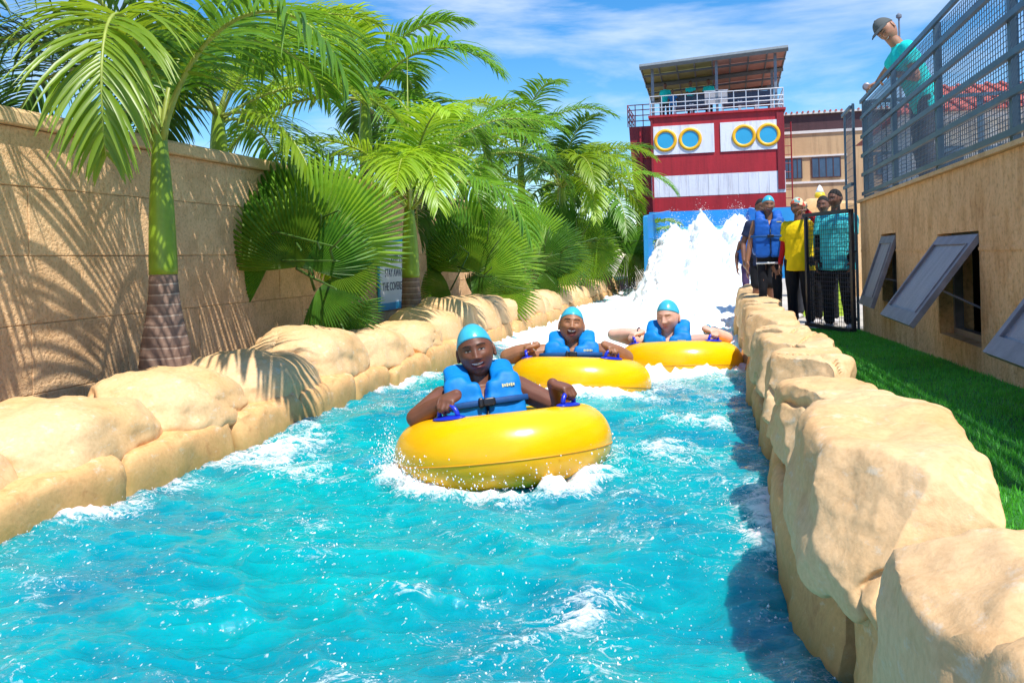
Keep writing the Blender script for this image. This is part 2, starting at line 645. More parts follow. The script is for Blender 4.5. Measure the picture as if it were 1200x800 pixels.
# ------------------------------------------------------------------ rock banks
def stone(name, lo, hi, seed, mat, parent, p=3.2, amp=0.10, n=14, shear=(0, 0), squash=0.0, rot=0.0, facet=0.0, cuts=(), crack=0.0):
    lo, hi = np.array(lo, float), np.array(hi, float)
    c, s = (lo + hi) / 2, (hi - lo)
    v, f = cube_grid(n)
    q = v / (np.sum(np.abs(v) ** p, axis=1) ** (1 / p))[:, None]
    nrm = q / np.linalg.norm(q, axis=1)[:, None]
    w = q * s / 2
    k = 1.0 / max(0.3, s.min())
    d = amp * s.min() * (fbm(w * k * 0.9 + seed * 3.7, 3, seed % 50) * 0.9)
    if facet:
        rs = np.random.RandomState(seed)
        for t in range(7):                      # chiselled flats
            a = rs.normal(size=3)
            a /= np.linalg.norm(a)
            h = w @ a
            lim = h.max() * (1 - facet * rs.uniform(0.25, 1.0))
            over = np.maximum(0, h - lim)
            w = w - np.outer(over * 0.85, a)
    w = w + nrm * d[:, None]
    for (cx_, cy_, cz_, fr_) in cuts:           # broken faces
        a = np.array([cx_, cy_, cz_], float); a /= np.linalg.norm(a)
        h = w @ a
        lim = h.max() * fr_ + 0.05 * s.min() * noise3(w * 2.2 + seed, 3)
        w = w - np.outer(np.maximum(0, h - lim) * 0.97, a)
    fine = 0.012 * fbm(w * 7 + seed, 3, (seed + 9) % 50)
    if crack:
        cr = np.abs(noise3(w * np.array([1.3, 1.0, 1.1]) + seed * 1.9, 6) + 0.12 * noise3(w * 6, 8))
        fine = fine - 0.034 * crack * np.exp(-(cr / 0.022) ** 2)
    w = w + nrm * fine[:, None]
    zt = w[:, 2] / s[2] + 0.5
    w[:, 0] += shear[0] * zt
    w[:, 1] += shear[1] * zt
    if squash:
        w[:, 2] -= squash * np.abs(w[:, 1] / s[1]) ** 2 * 4 * zt
    if rot:
        cr, sr = math.cos(rot), math.sin(rot)
        w[:, :2] = w[:, :2] @ np.array([[cr, sr], [-sr, cr]])
    o = mesh_obj(name, w, f, mat, parent, True)
    o.data.set_sharp_from_angle(angle=R(38))
    o.location = c
    return o

lb = empty('rock_bank', (0, 0, 0), label='low cast rock bank of humped sandy boulders below the palms', cat='rock bank')
rb = empty('rock_bank', (0, 0, 0), label='row of large sandy boulders beside the artificial grass', cat='rock bank')
rr = random.Random(21)
ycap = [1.3, 2.35, 3.42, 4.50, 5.40, 6.55, 7.55, 8.75, 9.7, 10.6, 11.3, 12.3]
while ycap[-1] < 27:
    ycap.append(ycap[-1] + rr.uniform(0.65, 1.0))
for k in range(len(ycap) - 1):
    a, b = ycap[k], ycap[k + 1]
    top = 0.57 + rr.uniform(-0.04, 0.07) if a > 4.4 else (0.47 if a < 3 else 0.50)
    if 10.5 < a < 13:
        top += 0.10
    n = 34 if a < 9 else 10
    stone('boulder', (-3.95, a - 0.05, 0.15), (-3.13 + rr.uniform(-0.02, 0.02), b + 0.05, top + 0.02), 100 + k, M['cap'], lb, p=3.6, amp=0.13, n=n, crack=0.5 if n > 12 else 0,
          squash=0.06, shear=(-0.14, rr.uniform(-0.05, 0.05)), facet=0.12)
y = 1.0
k = 0
while y < 27:
    L = rr.uniform(0.85, 1.15) if y < 9 else rr.uniform(0.55, 0.8)
    stone('course_stone', (-3.75, y, -0.75), (-3.10 + rr.uniform(-0.03, 0.03), y + L - 0.012, 0.265 + 0.02 * math.sin(k * 1.7)), 300 + k, M['course'], lb,
          p=12, amp=0.07, n=24 if y < 9 else 8, shear=(-0.03, 0), facet=0.07, crack=0.4 if y < 9 else 0)
    y += L
    k += 1

# right bank: boulders resting on split face stones
rcap = [(0.10, 2.10, 0.66), (2.12, 3.40, 0.66), (3.38, 4.40, 0.63), (4.38, 5.45, 0.64), (5.42, 6.45, 0.63), (6.42, 7.4, 0.63),
        (7.38, 8.3, 0.62), (8.28, 9.2, 0.62), (9.18, 10.1, 0.61), (10.05, 11.0, 0.61), (10.95, 11.9, 0.60), (11.85, 12.8, 0.60), (12.75, 13.6, 0.59), (13.5, 14.6, 0.68)]
CU = [((-0.80, -0.55, 0.30, 0.62), (-0.3, 0.3, 0.9, 0.90)), ((-0.9, -0.2, 0.45, 0.60), (0.5, -0.6, 0.6, 0.80)), ((-0.70, -0.70, 0.15, 0.58), (-0.6, 0.5, 0.6, 0.80)), ((-0.85, -0.40, 0.55, 0.62), (0.2, -0.3, 0.95, 0.88))]
for k, (a, b, t) in enumerate(rcap):
    big = k < 1
    if big:
        stone('boulder', (0.31, a - 0.05, -0.5), (0.82, b + 0.04, t + 0.06), 503, M['cap'], rb, p=7, amp=0.07, n=72, facet=0.0, shear=(0.05, -0.05), rot=0.07, crack=0.8,
              cuts=((-0.98, -0.10, 0.14, 0.82), (0.05, 0.75, 0.65, 0.90), (-0.45, 0.1, 0.9, 0.93), (0.4, -0.1, 0.9, 0.92)))
    else:
        stone('boulder', (0.19, a - 0.01, 0.325 if k < 5 else 0.28), ((0.60, 0.64, 0.58)[k % 3], b + 0.01, t + 0.05), 500 + k * 3 + 3, M['cap'], rb, p=6.5, amp=0.10, n=(72 if k < 3 else 40) if k < 6 else 18, facet=0.20, crack=0.9 if k < 6 else 0,
              shear=(0.06, (-0.12, 0.10, -0.16, 0.06, -0.1)[k % 5]), rot=(0.05, -0.06, 0.08, -0.04)[k % 4], cuts=CU[(k + 3) % 4] if k > 1 else ((-0.75, -0.55, 0.40, 0.70), (0.55, -0.35, 0.75, 0.86), (-0.2, 0.7, 0.7, 0.86)))
y, k = 1.86, 0
while y < 14.5:
    L = (0.58, 1.78)[k] if k < 2 else rr.uniform(0.6, 1.1)
    stone('course_stone', ((0.29, 0.17)[k] if k < 2 else 0.17 + rr.uniform(-0.03, 0.04), y, -0.7), (0.60, y + L - 0.015, (0.40, 0.30)[k] if k < 2 else 0.30 + rr.uniform(-0.06, 0.05)), 700 + k, M['course'], rb,
          p=10, amp=0.07, n=22 if y < 6 else 10, shear=(0.02, rr.uniform(-0.08, 0.08)), facet=0.06, cuts=((-0.9, rr.uniform(-0.5, 0.5), 0.2, 0.80),))
    y += L
    k += 1

# ------------------------------------------------------------------ water
TUBES = [(-1.29, 4.93), (-1.28, 7.68), (-0.45, 9.10)]
ny, nx = 760, 330
ly = np.exp(np.linspace(math.log(1.7), math.log(27.5), ny))
lx = np.linspace(-3.55, 0.55, nx)
XX, YY = np.meshgrid(lx, ly)
def np3(sx, sy, z=0.0, ox=0.0, rot=0.0):
    c, s = math.cos(rot), math.sin(rot)
    return np.stack([(XX * c + YY * s) * sx + ox, (-XX * s + YY * c) * sy, np.full_like(XX, z)], -1)
big = noise3(np3(0.55, 0.85, 1.3, 0, 0.35), 1)
mid = 1 - 2 * np.abs(noise3(np3(1.5, 2.3, 2.1, 0, -0.4), 2))
sm = 1 - 2 * np.abs(fbm(np3(4.0, 6.5, 3.7, 0, 0.3), 2, 3))
tiny = 1 - 2 * np.abs(fbm(np3(12, 17, 5.1, 0, 0.2), 2, 5))
wild = sstep(9.0, 15.0, YY)
H = 0.085 * big + 0.040 * mid + 0.014 * sm + 0.0030 * tiny
H = H + wild * (0.14 * fbm(np3(1.2, 1.6, 7.7), 3, 8) + 0.06 * (1 - 2 * np.abs(fbm(np3(5, 5, 9.9), 3, 9))))
patch = fbm(np3(0.8, 1.1, 11.0, 3, 0.5), 3, 12)
streak = 1 - 2.2 * np.abs(fbm(np3(0.9, 2.1, 14.0, 0, -0.75), 3, 14))
crest = mid * 0.5 + sm * 0.35 + big * 0.3
foam = 0.16 + 0.26 * patch + 0.20 * np.clip(streak, -1, 1) + 0.16 * crest
foam = foam + 1.15 * sstep(8.2, 13.0, YY + 0.8 * patch) + 0.25 * sstep(6.2, 9.5, YY)
foam = foam + 0.42 * sstep(-2.75, -3.15, XX) * (0.5 + patch) * sstep(2, 5, YY) + 0.10 * sstep(-0.12, 0.18, XX) * (0.55 + streak)
# gushes seen in the photograph: by the left bank, below the first ring, at the right bank
for gx_, gy_, rx_, ry_, a_ in ((-2.85, 5.2, 0.30, 0.55, 0.62), (-2.3, 4.55, 0.35, 0.16, 0.40), (-1.62, 4.62, 0.30, 0.22, 0.75), (-1.75, 2.75, 0.25, 0.10, 0.5), (-1.15, 3.05, 0.35, 0.10, 0.45),
                               (-0.9, 4.36, 0.30, 0.12, 0.45), (-0.45, 2.85, 0.20, 0.30, 0.5), (-0.25, 6.2, 0.40, 0.16, 0.5), (0.16, 3.9, 0.10, 0.45, 0.55), (-0.35, 5.3, 0.25, 0.35, 0.30),
                               (-3.2, 3.6, 0.3, 0.25, 0.6), (-2.4, 7.4, 0.5, 0.4, 0.45), (-0.7, 8.5, 0.5, 0.13, 0.7), (-1.2, 7.05, 0.6, 0.12, 0.6), (-2.55, 2.3, 0.4, 0.25, 0.15)):
    g = np.exp(-((XX - gx_) / rx_) ** 2 - ((YY - gy_) / ry_) ** 2)
    foam += a_ * g * (0.55 + 0.6 * sm)
    H += 0.07 * a_ * g * (0.6 + 0.6 * sm)
for tx, ty in TUBES:
    r = np.hypot(XX - tx, YY - ty)
    ringw = np.exp(-((r - 0.66) / 0.11) ** 2)
    front = sstep(0.15, -0.5, YY - ty)
    H += ringw * (0.020 + 0.05 * sm * front)
    foam += ringw * (0.22 + 0.35 * front * (0.5 + sm))
    H -= 0.10 * sstep(0.5, 0.3, r)
foam = np.clip(foam, 0, 1.5)
HW = H
wf = (np.arange(ny - 1)[:, None] * nx + np.arange(nx - 1)[None, :]).ravel()
WF = np.stack([wf, wf + 1, wf + nx + 1, wf + nx], 1)

m, n, l, b = new_mat('turquoise pool water')
at = n.new('ShaderNodeAttribute')
at.attribute_name = 'foam'
t_big = tex(n, l, 'noise', 0.75, 3)
t_mid = tex(n, l, 'noise', 3.2, 5, stretch=(1, 1.6, 1), dist=0.8)
r1 = ramp(n, [(0.32, (0.0, 0.20, 0.31)), (0.46, (0.0, 0.285, 0.35)), (0.60, (0.0, 0.365, 0.375)), (0.74, (0.0, 0.30, 0.43))])
l.new(t_big.outputs[0], r1.inputs[0])
r2 = ramp(n, [(0.30, (0.62, 0.80, 0.84)), (0.55, (1, 1, 1)), (0.72, (1.0, 1.0, 1.0))])
l.new(t_mid.outputs[0], r2.inputs[0])
wcol = mix_rgb(n, l, 1.0, r1.outputs[0], r2.outputs[0], 'MULTIPLY')
lace = tex(n, l, 'noise', 16, 9, rough=0.72, dist=1.3, stretch=(1, 1.35, 1))
lace2 = tex(n, l, 'noise', 5, 6, rough=0.7, dist=2.0)
add = n.new('ShaderNodeMath'); add.operation = 'MULTIPLY_ADD'
l.new(lace.outputs[0], add.inputs[0]); add.inputs[1].default_value = 1.9; l.new(at.outputs['Fac'], add.inputs[2])
add2 = n.new('ShaderNodeMath'); add2.operation = 'MULTIPLY_ADD'
l.new(lace2.outputs[0], add2.inputs[0]); add2.inputs[1].default_value = 0.9; l.new(add.outputs[0], add2.inputs[2])
rf = ramp(n, [(0.0, (0, 0, 0)), (0.38, (0.35, 0.35, 0.35)), (1.0, (1, 1, 1))])
mrf = n.new('ShaderNodeMapRange')
mrf.inputs['From Min'].default_value = 1.98
mrf.inputs['From Max'].default_value = 2.42
l.new(add2.outputs[0], mrf.inputs['Value'])
l.new(mrf.outputs[0], rf.inputs[0])
# white flecks: spray drops, and sun glitter painted into the water colour
vor = tex(n, l, 'noise', 58, 3, rough=0.6, stretch=(1, 0.55, 1), dist=0.3)
lt = n.new('ShaderNodeMapRange'); lt.inputs['From Min'].default_value = 0.645; lt.inputs['From Max'].default_value = 0.70
l.new(vor.outputs[0], lt.inputs['Value'])
vn = tex(n, l, 'noise', 5.5, 6, rough=0.75)
ma = n.new('ShaderNodeMath'); ma.operation = 'MULTIPLY_ADD'
l.new(at.outputs['Fac'], ma.inputs[0]); ma.inputs[1].default_value = 0.40; l.new(vn.outputs[0], ma.inputs[2])
gt = n.new('ShaderNodeMapRange'); gt.inputs['From Min'].default_value = 0.50; gt.inputs['From Max'].default_value = 0.66
l.new(ma.outputs[0], gt.inputs['Value'])
mu = n.new('ShaderNodeMath'); mu.operation = 'MULTIPLY'
l.new(lt.outputs[0], mu.inputs[0]); l.new(gt.outputs[0], mu.inputs[1])
# thin drifting threads of foam
fil = tex(n, l, 'noise', 3.6, 6, rough=0.62, dist=1.6, stretch=(1, 1.5, 1))
fs = n.new('ShaderNodeMath'); fs.operation = 'SUBTRACT'; fs.inputs[1].default_value = 0.5
l.new(fil.outputs[0], fs.inputs[0])
fab = n.new('ShaderNodeMath'); fab.operation = 'ABSOLUTE'
l.new(fs.outputs[0], fab.inputs[0])
fm1 = n.new('ShaderNodeMapRange'); fm1.inputs['From Min'].default_value = 0.022; fm1.inputs['From Max'].default_value = 0.004
l.new(fab.outputs[0], fm1.inputs['Value'])
fm2 = n.new('ShaderNodeMapRange'); fm2.inputs['From Min'].default_value = 0.86; fm2.inputs['From Max'].default_value = 1.15; fm2.inputs['To Max'].default_value = 0.85
fa2 = n.new('ShaderNodeMath'); fa2.operation = 'ADD'
l.new(at.outputs['Fac'], fa2.inputs[0]); l.new(lace.outputs[0], fa2.inputs[1])
l.new(fa2.outputs[0], fm2.inputs['Value'])
fmu = n.new('ShaderNodeMath'); fmu.operation = 'MULTIPLY'
l.new(fm1.outputs[0], fmu.inputs[0]); l.new(fm2.outputs[0], fmu.inputs[1])
mx0 = n.new('ShaderNodeMath'); mx0.operation = 'MAXIMUM'
l.new(mu.outputs[0], mx0.inputs[0]); l.new(fmu.outputs[0], mx0.inputs[1])
mx = n.new('ShaderNodeMath'); mx.operation = 'MAXIMUM'
l.new(mx0.outputs[0], mx.inputs[0]); l.new(rf.outputs[0], mx.inputs[1])
fcol = mix_rgb(n, l, mx.outputs[0], wcol, (0.80, 0.86, 0.88))
l.new(fcol, b.inputs['Base Color'])
rr_ = n.new('ShaderNodeMapRange')
rr_.inputs['To Min'].default_value = 0.07
rr_.inputs['To Max'].default_value = 0.55
l.new(mx.outputs[0], rr_.inputs['Value'])
l.new(rr_.outputs[0], b.inputs['Roughness'])
b.inputs['IOR'].default_value = 1.33
b.inputs['Subsurface Weight'].default_value = 0.65
b.inputs['Subsurface Radius'].default_value = (0.05, 0.30, 0.36)
b.inputs['Subsurface Scale'].default_value = 1.0
bn1 = tex(n, l, 'noise', 22, 5, rough=0.6, stretch=(1, 1.5, 1), dist=0.5)
bn2 = tex(n, l, 'noise', 70, 3, rough=0.6)
pb = bump(n, l, b, bn1.outputs[0], 0.40, 0.03)
pb = bump(n, l, b, bn2.outputs[0], 0.20, 0.010, pb)
bump(n, l, b, mx.outputs[0], 0.55, 0.012, pb)
M['water'] = m
wo = mesh_obj('water', np.stack([XX, YY, H], -1).reshape(-1, 3), WF, m, None, True)
fa = wo.data.attributes.new('foam', 'FLOAT', 'POINT')
fa.data.foreach_set('value', foam.ravel().astype(np.float32))
tag(wo, kind='structure')

def water_h(x, y):
    i = int(np.clip(np.searchsorted(lx, x), 0, nx - 1))
    j = int(np.clip(np.searchsorted(ly, y), 0, ny - 1))
    return float(HW[j, i])

# white water tumbling off the slide
m, n, l, b = new_mat('white water')
t = tex(n, l, 'noise', 2.3, 6, rough=0.65, dist=0.8)
r = ramp(n, [(0.28, (0.50, 0.70, 0.80)), (0.44, (0.82, 0.88, 0.91)), (0.66, (0.90, 0.92, 0.93))])
l.new(t.outputs[0], r.inputs[0])
l.new(r.outputs[0], b.inputs['Base Color'])
b.inputs['Roughness'].default_value = 0.6
b.inputs['Subsurface Weight'].default_value = 0.5
b.inputs['Subsurface Radius'].default_value = (0.20, 0.25, 0.30)
t2 = tex(n, l, 'noise', 13, 6, rough=0.7)
bump(n, l, b, t2.outputs[0], 0.45, 0.10)
M['white_water'] = m
m2 = plain('water drop', (0.90, 0.94, 0.96), 0.15, 0.03)
M['drop'] = m2
rs = np.random.RandomState(11)
tx_ = [-1.78, -1.5, -1.2, -0.8, -0.44, -0.07, 0.25, 0.5, 0.8, 1.1]
tz_ = [0.25, 1.55, 2.0, 1.75, 2.25, 1.70, 2.05, 2.22, 1.65, 0.6]
def splash_top(x, y):
    base = np.interp(x, tx_, tz_)
    return base * sstep(13.5, 22.0, y) ** 1.25 + 0.05
# a rushing sheet: streaks drawn out along the flow, plumes torn up at the head
sx, sy = np.linspace(-2.5, 1.25, 190), np.linspace(13.2, 23.6, 330)
SX, SY = np.meshgrid(sx, sy)
warp = 0.22 * fbm(np.stack([SX * 1.3, SY * 0.8, SX * 0 + 2], -1), 3, 21)
st1 = fbm(np.stack([(SX + warp) * 3.2, SY * 0.55, SX * 0 + 5], -1), 4, 22, 0.55)
st2 = fbm(np.stack([(SX + warp) * 9.0, SY * 2.2, SX * 0 + 8], -1), 3, 23, 0.6)
bil = 1 - 2 * np.abs(fbm(np.stack([SX * 2.4, SY * 1.6, SX * 0 + 1], -1), 3, 24))
ris = sstep(14.0, 21.5, SY)
SZ = splash_top(SX + warp * 0.4, SY) * (0.90 + 0.05 * st1) + ris * (0.07 * bil + 0.06 * st1) + 0.035 * st2 + 0.02 * st1
edge = sstep(-2.45, -1.95, SX) * sstep(1.25, 0.85, SX)
near_ = sstep(13.2, 14.6, SY)
SZ = (SZ + 0.10) * edge * near_ - 0.25 * (1 - edge * near_)
SZ = SZ * sstep(23.6, 22.8, SY) - 0.3 * sstep(22.9, 23.6, SY)
v = np.stack([SX, SY, SZ], -1).reshape(-1, 3)
nxs = len(sx)
f0 = (np.arange(len(sy) - 1)[:, None] * nxs + np.arange(nxs - 1)[None, :]).ravel()
f = np.stack([f0, f0 + 1, f0 + nxs + 1, f0 + nxs], 1).tolist()
v = v + 0.05 * np.stack([noise3(v * 6.0, 31), noise3(v * 6.0, 32), noise3(v * 6.0, 33)], -1)
so = mesh_obj('splash', v, f, M['white_water'], None, True)
tag(so, 'billowing white splash where the slide meets the channel', 'splash', kind='stuff')

# flying drops: each a small eight sided bead, all in one mass
ov = np.array([(1, 0, 0), (-1, 0, 0), (0, 1, 0), (0, -1, 0), (0, 0, 1), (0, 0, -1)], float)
of = np.array([(0, 2, 4), (2, 1, 4), (1, 3, 4), (3, 0, 4), (2, 0, 5), (1, 2, 5), (3, 1, 5), (0, 3, 5)])
def drops(name, P, rad, label):
    P, rad = np.asarray(P), np.asarray(rad)
    K = len(P)
    st = np.stack([rad * rs.uniform(0.7, 1.2, K), rad * rs.uniform(0.7, 1.2, K), rad * rs.uniform(0.8, 1.9, K)], -1)
    V = P[:, None, :] + ov[None] * st[:, None, :]
    F = (of[None] + (np.arange(K) * 6)[:, None, None]).reshape(-1, 3)
    o = mesh_obj(name, V.reshape(-1, 3), F, M['drop'], None, True)
    return tag(o, label, 'water drops', kind='stuff')
K = 5000
y_ = 14 + 9.0 * rs.uniform(size=K) ** 0.8
x_ = rs.uniform(-2.3, 1.0, K)
z_ = splash_top(x_, y_) + 0.03 + np.abs(rs.normal(0, 0.13, K)) * (0.4 + sstep(15, 21, y_))
drops('spray', np.stack([x_, y_, z_], -1), 0.0025 + 0.0065 * rs.uniform(size=K) ** 3, 'fine spray of drops thrown up round the white splash')
P_, r_ = [], []
for tx, ty, am, cnt in ((-1.29, 4.93, 1.0, 1500), (-1.28, 7.68, 0.8, 700), (-0.45, 9.10, 0.7, 600)):
    th = rs.uniform(PI * 0.92, PI * 2.12, cnt)
    th = np.where(rs.uniform(size=cnt) < 0.5, rs.normal(PI * 1.20, 0.28, cnt), th)
    rd = 0.64 + np.abs(rs.normal(0, 0.07, cnt))
    zz = np.abs(rs.normal(0, 0.075, cnt)) * am * (1 + 0.7 * np.exp(-((th - PI * 1.15) / 0.3) ** 2))
    P_.append(np.stack([tx + rd * np.cos(th), ty + rd * np.sin(th), zz + 0.02], -1))
    r_.append(0.0018 + 0.0045 * rs.uniform(size=cnt) ** 3)
# drops riding on the foamy crests
cand = rs.randint(0, ny * nx, 90000)
fv = foam.ravel()[cand]
keep = cand[(fv > 0.42) & (fv < 1.1) & (YY.ravel()[cand] > 2.2) & (YY.ravel()[cand] < 11)][:3500]
P_.append(np.stack([XX.ravel()[keep] + rs.normal(0, 0.01, len(keep)), YY.ravel()[keep] + rs.normal(0, 0.01, len(keep)), HW.ravel()[keep] + np.abs(rs.normal(0, 0.010, len(keep)))], -1))
r_.append(0.0016 + 0.0040 * rs.uniform(size=len(keep)) ** 3)
drops('spray', np.concatenate(P_), np.concatenate(r_), 'scattered drops leaping from the turquoise water round the yellow rings')

# blue chute of the slide
M['slide'] = plain('blue slide paint', (0.03, 0.30, 0.66), 0.35, 0.08, 2)
sl = empty('water_slide', (-0.4, 24, 0), label='blue chute of the water slide behind the white splash', cat='water slide')
def slab(name, pts, th, mat, parent, axis=0):
    pts = np.array(pts, float)
    d = np.zeros(3); d[axis] = th
    q = MB()
    k = len(pts)
    q.add(np.concatenate([pts, pts + d]), [tuple(range(k))[::-1], tuple(range(k, 2 * k))] + [(j, (j + 1) % k, k + (j + 1) % k, k + j) for j in range(k)])
    return q.build(name, mat, parent)
for x0 in (-1.66, 1.50):
    slab('side_wall', [(x0, -0.3, -0.6), (x0, 11, -0.6), (x0, 11, 3.02), (x0, 0, 2.35), (x0, -0.3, 2.3)], 0.12, M['slide'], sl)
slab('chute_floor', [(-1.5, -1.5, 0.1), (-1.5, 11, 2.35), (-1.5, 11, 2.15), (-1.5, -1.5, -0.1)], 3.0, M['slide'], sl)
slab('end_wall', [(-2.4, 11.05, -0.5), (3.3, 11.05, -0.5), (3.3, 11.05, 2.98), (-2.4, 11.05, 2.98)], 0.15, M['slide'], sl, 1)
# ------------------------------------------------------------------ palms
def trunk_mat():
    m, n, l, b = new_mat('ringed palm trunk')
    tc = n.new('ShaderNodeTexCoord')
    sx = n.new('ShaderNodeSeparateXYZ')
    l.new(tc.outputs['Object'], sx.inputs[0])
    nz = tex(n, l, 'noise', 6, 4)
    mu = n.new('ShaderNodeMath'); mu.operation = 'MULTIPLY_ADD'
    l.new(nz.outputs[0], mu.inputs[0]); mu.inputs[1].default_value = 0.03; l.new(sx.outputs['Z'], mu.inputs[2])
    fr = n.new('ShaderNodeMath'); fr.operation = 'MULTIPLY'; fr.inputs[1].default_value = 1 / 0.078
    l.new(mu.outputs[0], fr.inputs[0])
    f2 = n.new('ShaderNodeMath'); f2.operation = 'FRACT'
    l.new(fr.outputs[0], f2.inputs[0])
    r = ramp(n, [(0.0, (0.50, 0.40, 0.32)), (0.10, (0.44, 0.34, 0.27)), (0.18, (0.21, 0.135, 0.10)), (0.9, (0.29, 0.19, 0.14))])
    l.new(f2.outputs[0], r.inputs[0])
    g = tex(n, l, 'noise', 18, 5, stretch=(1, 1, 0.4))
    rg_ = ramp(n, [(0.3, (0.55, 0.5, 0.48)), (0.65, (1, 1, 1))])
    l.new(g.outputs[0], rg_.inputs[0])
    l.new(mix_rgb(n, l, 0.8, r.outputs[0], rg_.outputs[0], 'MULTIPLY'), b.inputs['Base Color'])
    b.inputs['Roughness'].default_value = 0.8
    bump(n, l, b, g.outputs[0], 0.25, 0.012)
    return m
M['trunk'] = trunk_mat()
M['shaft'] = plain('waxy green crownshaft', (0.22, 0.34, 0.02), 0.38, 0.35, 4, spec=0.5)
M['fibre'] = plain('brown palm fibre', (0.16, 0.10, 0.06), 0.9, 0.4, 14, bmp=0.6)
UPV = np.array([0, 0, 1.0])

def frond_mesh(az, th0, th1, L, seed, nl=46, ll=0.52, wid=0.017, grav=0.9, segs=5, curl=0.0):
    rs = np.random.RandomState(seed)
    K = 26
    s = np.linspace(0, 1, K)
    th = R(th0) + (R(th1) - R(th0)) * s ** 1.15
    azs = az + curl * s
    d = np.stack([np.cos(th) * np.cos(azs), np.cos(th) * np.sin(azs), np.sin(th)], -1)
    P = np.concatenate([[[0, 0, 0]], np.cumsum(d[:-1], 0)]) * (L / (K - 1))
    mb = MB()
    mb.tube(P, 0.019 * (1 - s) ** 0.8 * L / 2.2 + 0.003, 5, mi=1)
    ss = np.repeat(np.linspace(0.16, 0.995, nl), 2) + rs.normal(0, 0.003, nl * 2)
    ss = np.clip(ss, 0.1, 1)
    sg = np.tile([1.0, -1.0], nl)
    p0 = np.stack([np.interp(ss, s, P[:, k]) for k in range(3)], -1)
    T = np.stack([np.interp(ss, s, d[:, k]) for k in range(3)], -1)
    T /= np.linalg.norm(T, axis=1)[:, None]
    aa = az + curl * ss
    B = np.stack([-np.sin(aa), np.cos(aa), 0 * aa], -1) * sg[:, None]
    N = np.cross(T, np.stack([-np.sin(aa), np.cos(aa), 0 * aa], -1))
    N = np.where((N[:, 2:3] < 0) & (np.abs(N[:, 2:3]) > 0.5), -N, N)
    al = R(74) - R(42) * ss + rs.normal(0, 0.06, len(ss))
    D = T * np.cos(al)[:, None] + B * np.sin(al)[:, None] + N * (0.32 + rs.normal(0, 0.10, len(ss)))[:, None]
    D /= np.linalg.norm(D, axis=1)[:, None]
    u = (ss - 0.16) / 0.84
    lens = ll * (0.42 + 0.70 * np.sin(PI * np.clip(u * 0.86 + 0.12, 0, 1))) * (1 - 0.35 * u ** 4) * rs.uniform(0.88, 1.1, len(ss))
    wp = np.array([0.45, 0.95, 1.0, 0.85, 0.55, 0.06]) if segs == 5 else np.interp(np.linspace(0, 1, segs + 1), [0, .2, .45, .7, 1], [.45, 1, 1, .7, .06])
    pos = p0.copy()
    gv = (grav * rs.uniform(0.75, 1.25, len(ss)))[:, None]
    left, mid, right = [], [], []
    for k in range(segs + 1):
        W = np.cross(D, N)
        W /= np.linalg.norm(W, axis=1)[:, None] + 1e-9
        nn_ = np.cross(W, D)
        w = wid * wp[k]
        left.append(pos - W * w + nn_ * w * 0.35)
        mid.append(pos.copy())
        right.append(pos + W * w + nn_ * w * 0.35)
        pos = pos + D * (lens / segs)[:, None]
        D = D + np.array([0, 0, -1.0]) * gv / segs
        D /= np.linalg.norm(D, axis=1)[:, None]
    Q = len(ss)
    V = np.stack([np.stack(left, 1), np.stack(mid, 1), np.stack(right, 1)], 2)      # Q, segs+1, 3, xyz
    f = []
    st = (segs + 1) * 3
    for q in range(Q):
        o = q * st
        for k in range(segs):
            a = o + k * 3
            f.append((a, a + 1, a + 4, a + 3))
            f.append((a + 1, a + 2, a + 5, a + 4))
    mb.add(V.reshape(-1, 3), f, 0)
    return mb

def palm(loc, label, trunk_h, r_base, r_top, shaft_h, fronds, group='feather palms along the tan wall', seed=1, near=False, spear=0.0, bulge=0.0, mats=('frond', 'frond_bright', 'frond_dark'), ll=0.52, nl=46):
    t = empty('palm_tree', loc, label=label, cat='palm tree', group=group)
    q = MB()
    prof = []
    K = 90 if near else 40
    for k in range(K + 1):
        z = trunk_h * k / K
        u = z / trunk_h
        rr0 = r_base + (r_top - r_base) * u ** 0.8 + bulge * math.sin(PI * min(1, u * 1.3)) * (1 - u)
        ph = (z / 0.078) % 1.0
        prof.append((rr0 + (0.003 if ph < 0.2 else 0), z))
    q.lathe(prof, 28 if near else 14)
    q.build('trunk', M['trunk'], t, True)
    q = MB()
    prof = []
    for k in range(21):
        u = k / 20
        rr0 = r_top * 1.06 * (1 - u) + r_top * 0.45 * u + r_top * 0.12 * math.sin(PI * u)
        prof.append((rr0, trunk_h - 0.01 + shaft_h * u))
    q.lathe(prof, 24 if near else 12)
    q.build('crownshaft', M['shaft'], t, True)
    cz = trunk_h + shaft_h - 0.06
    for k, fr in enumerate(fronds):
        az, th0, th1, L = fr[:4]
        mk = mats[fr[4]] if len(fr) > 4 else mats[0]
        cu = fr[5] if len(fr) > 5 else 0.0
        mb = frond_mesh(R(az), th0, th1, L, seed * 100 + k, nl=nl, ll=ll * (1.0 if near else 1.12) * L / 2.2, segs=6 if near else 4, wid=0.0155 if near else 0.026, curl=cu, grav=1.15)
        mb.build('frond', [M[mk], M['rachis']], t, True, loc=(0.03 * math.cos(R(az)), 0.03 * math.sin(R(az)), cz - 0.10 * (k % 3) / 2))
    if spear:
        q = MB()
        q.tube([(0, 0, cz), (0.01, 0.01, cz + spear * 0.5), (0.03, 0.0, cz + spear)], [0.022, 0.016, 0.002], 6)
        q.build('spear_leaf', M['rachis'], t, True)
    return t

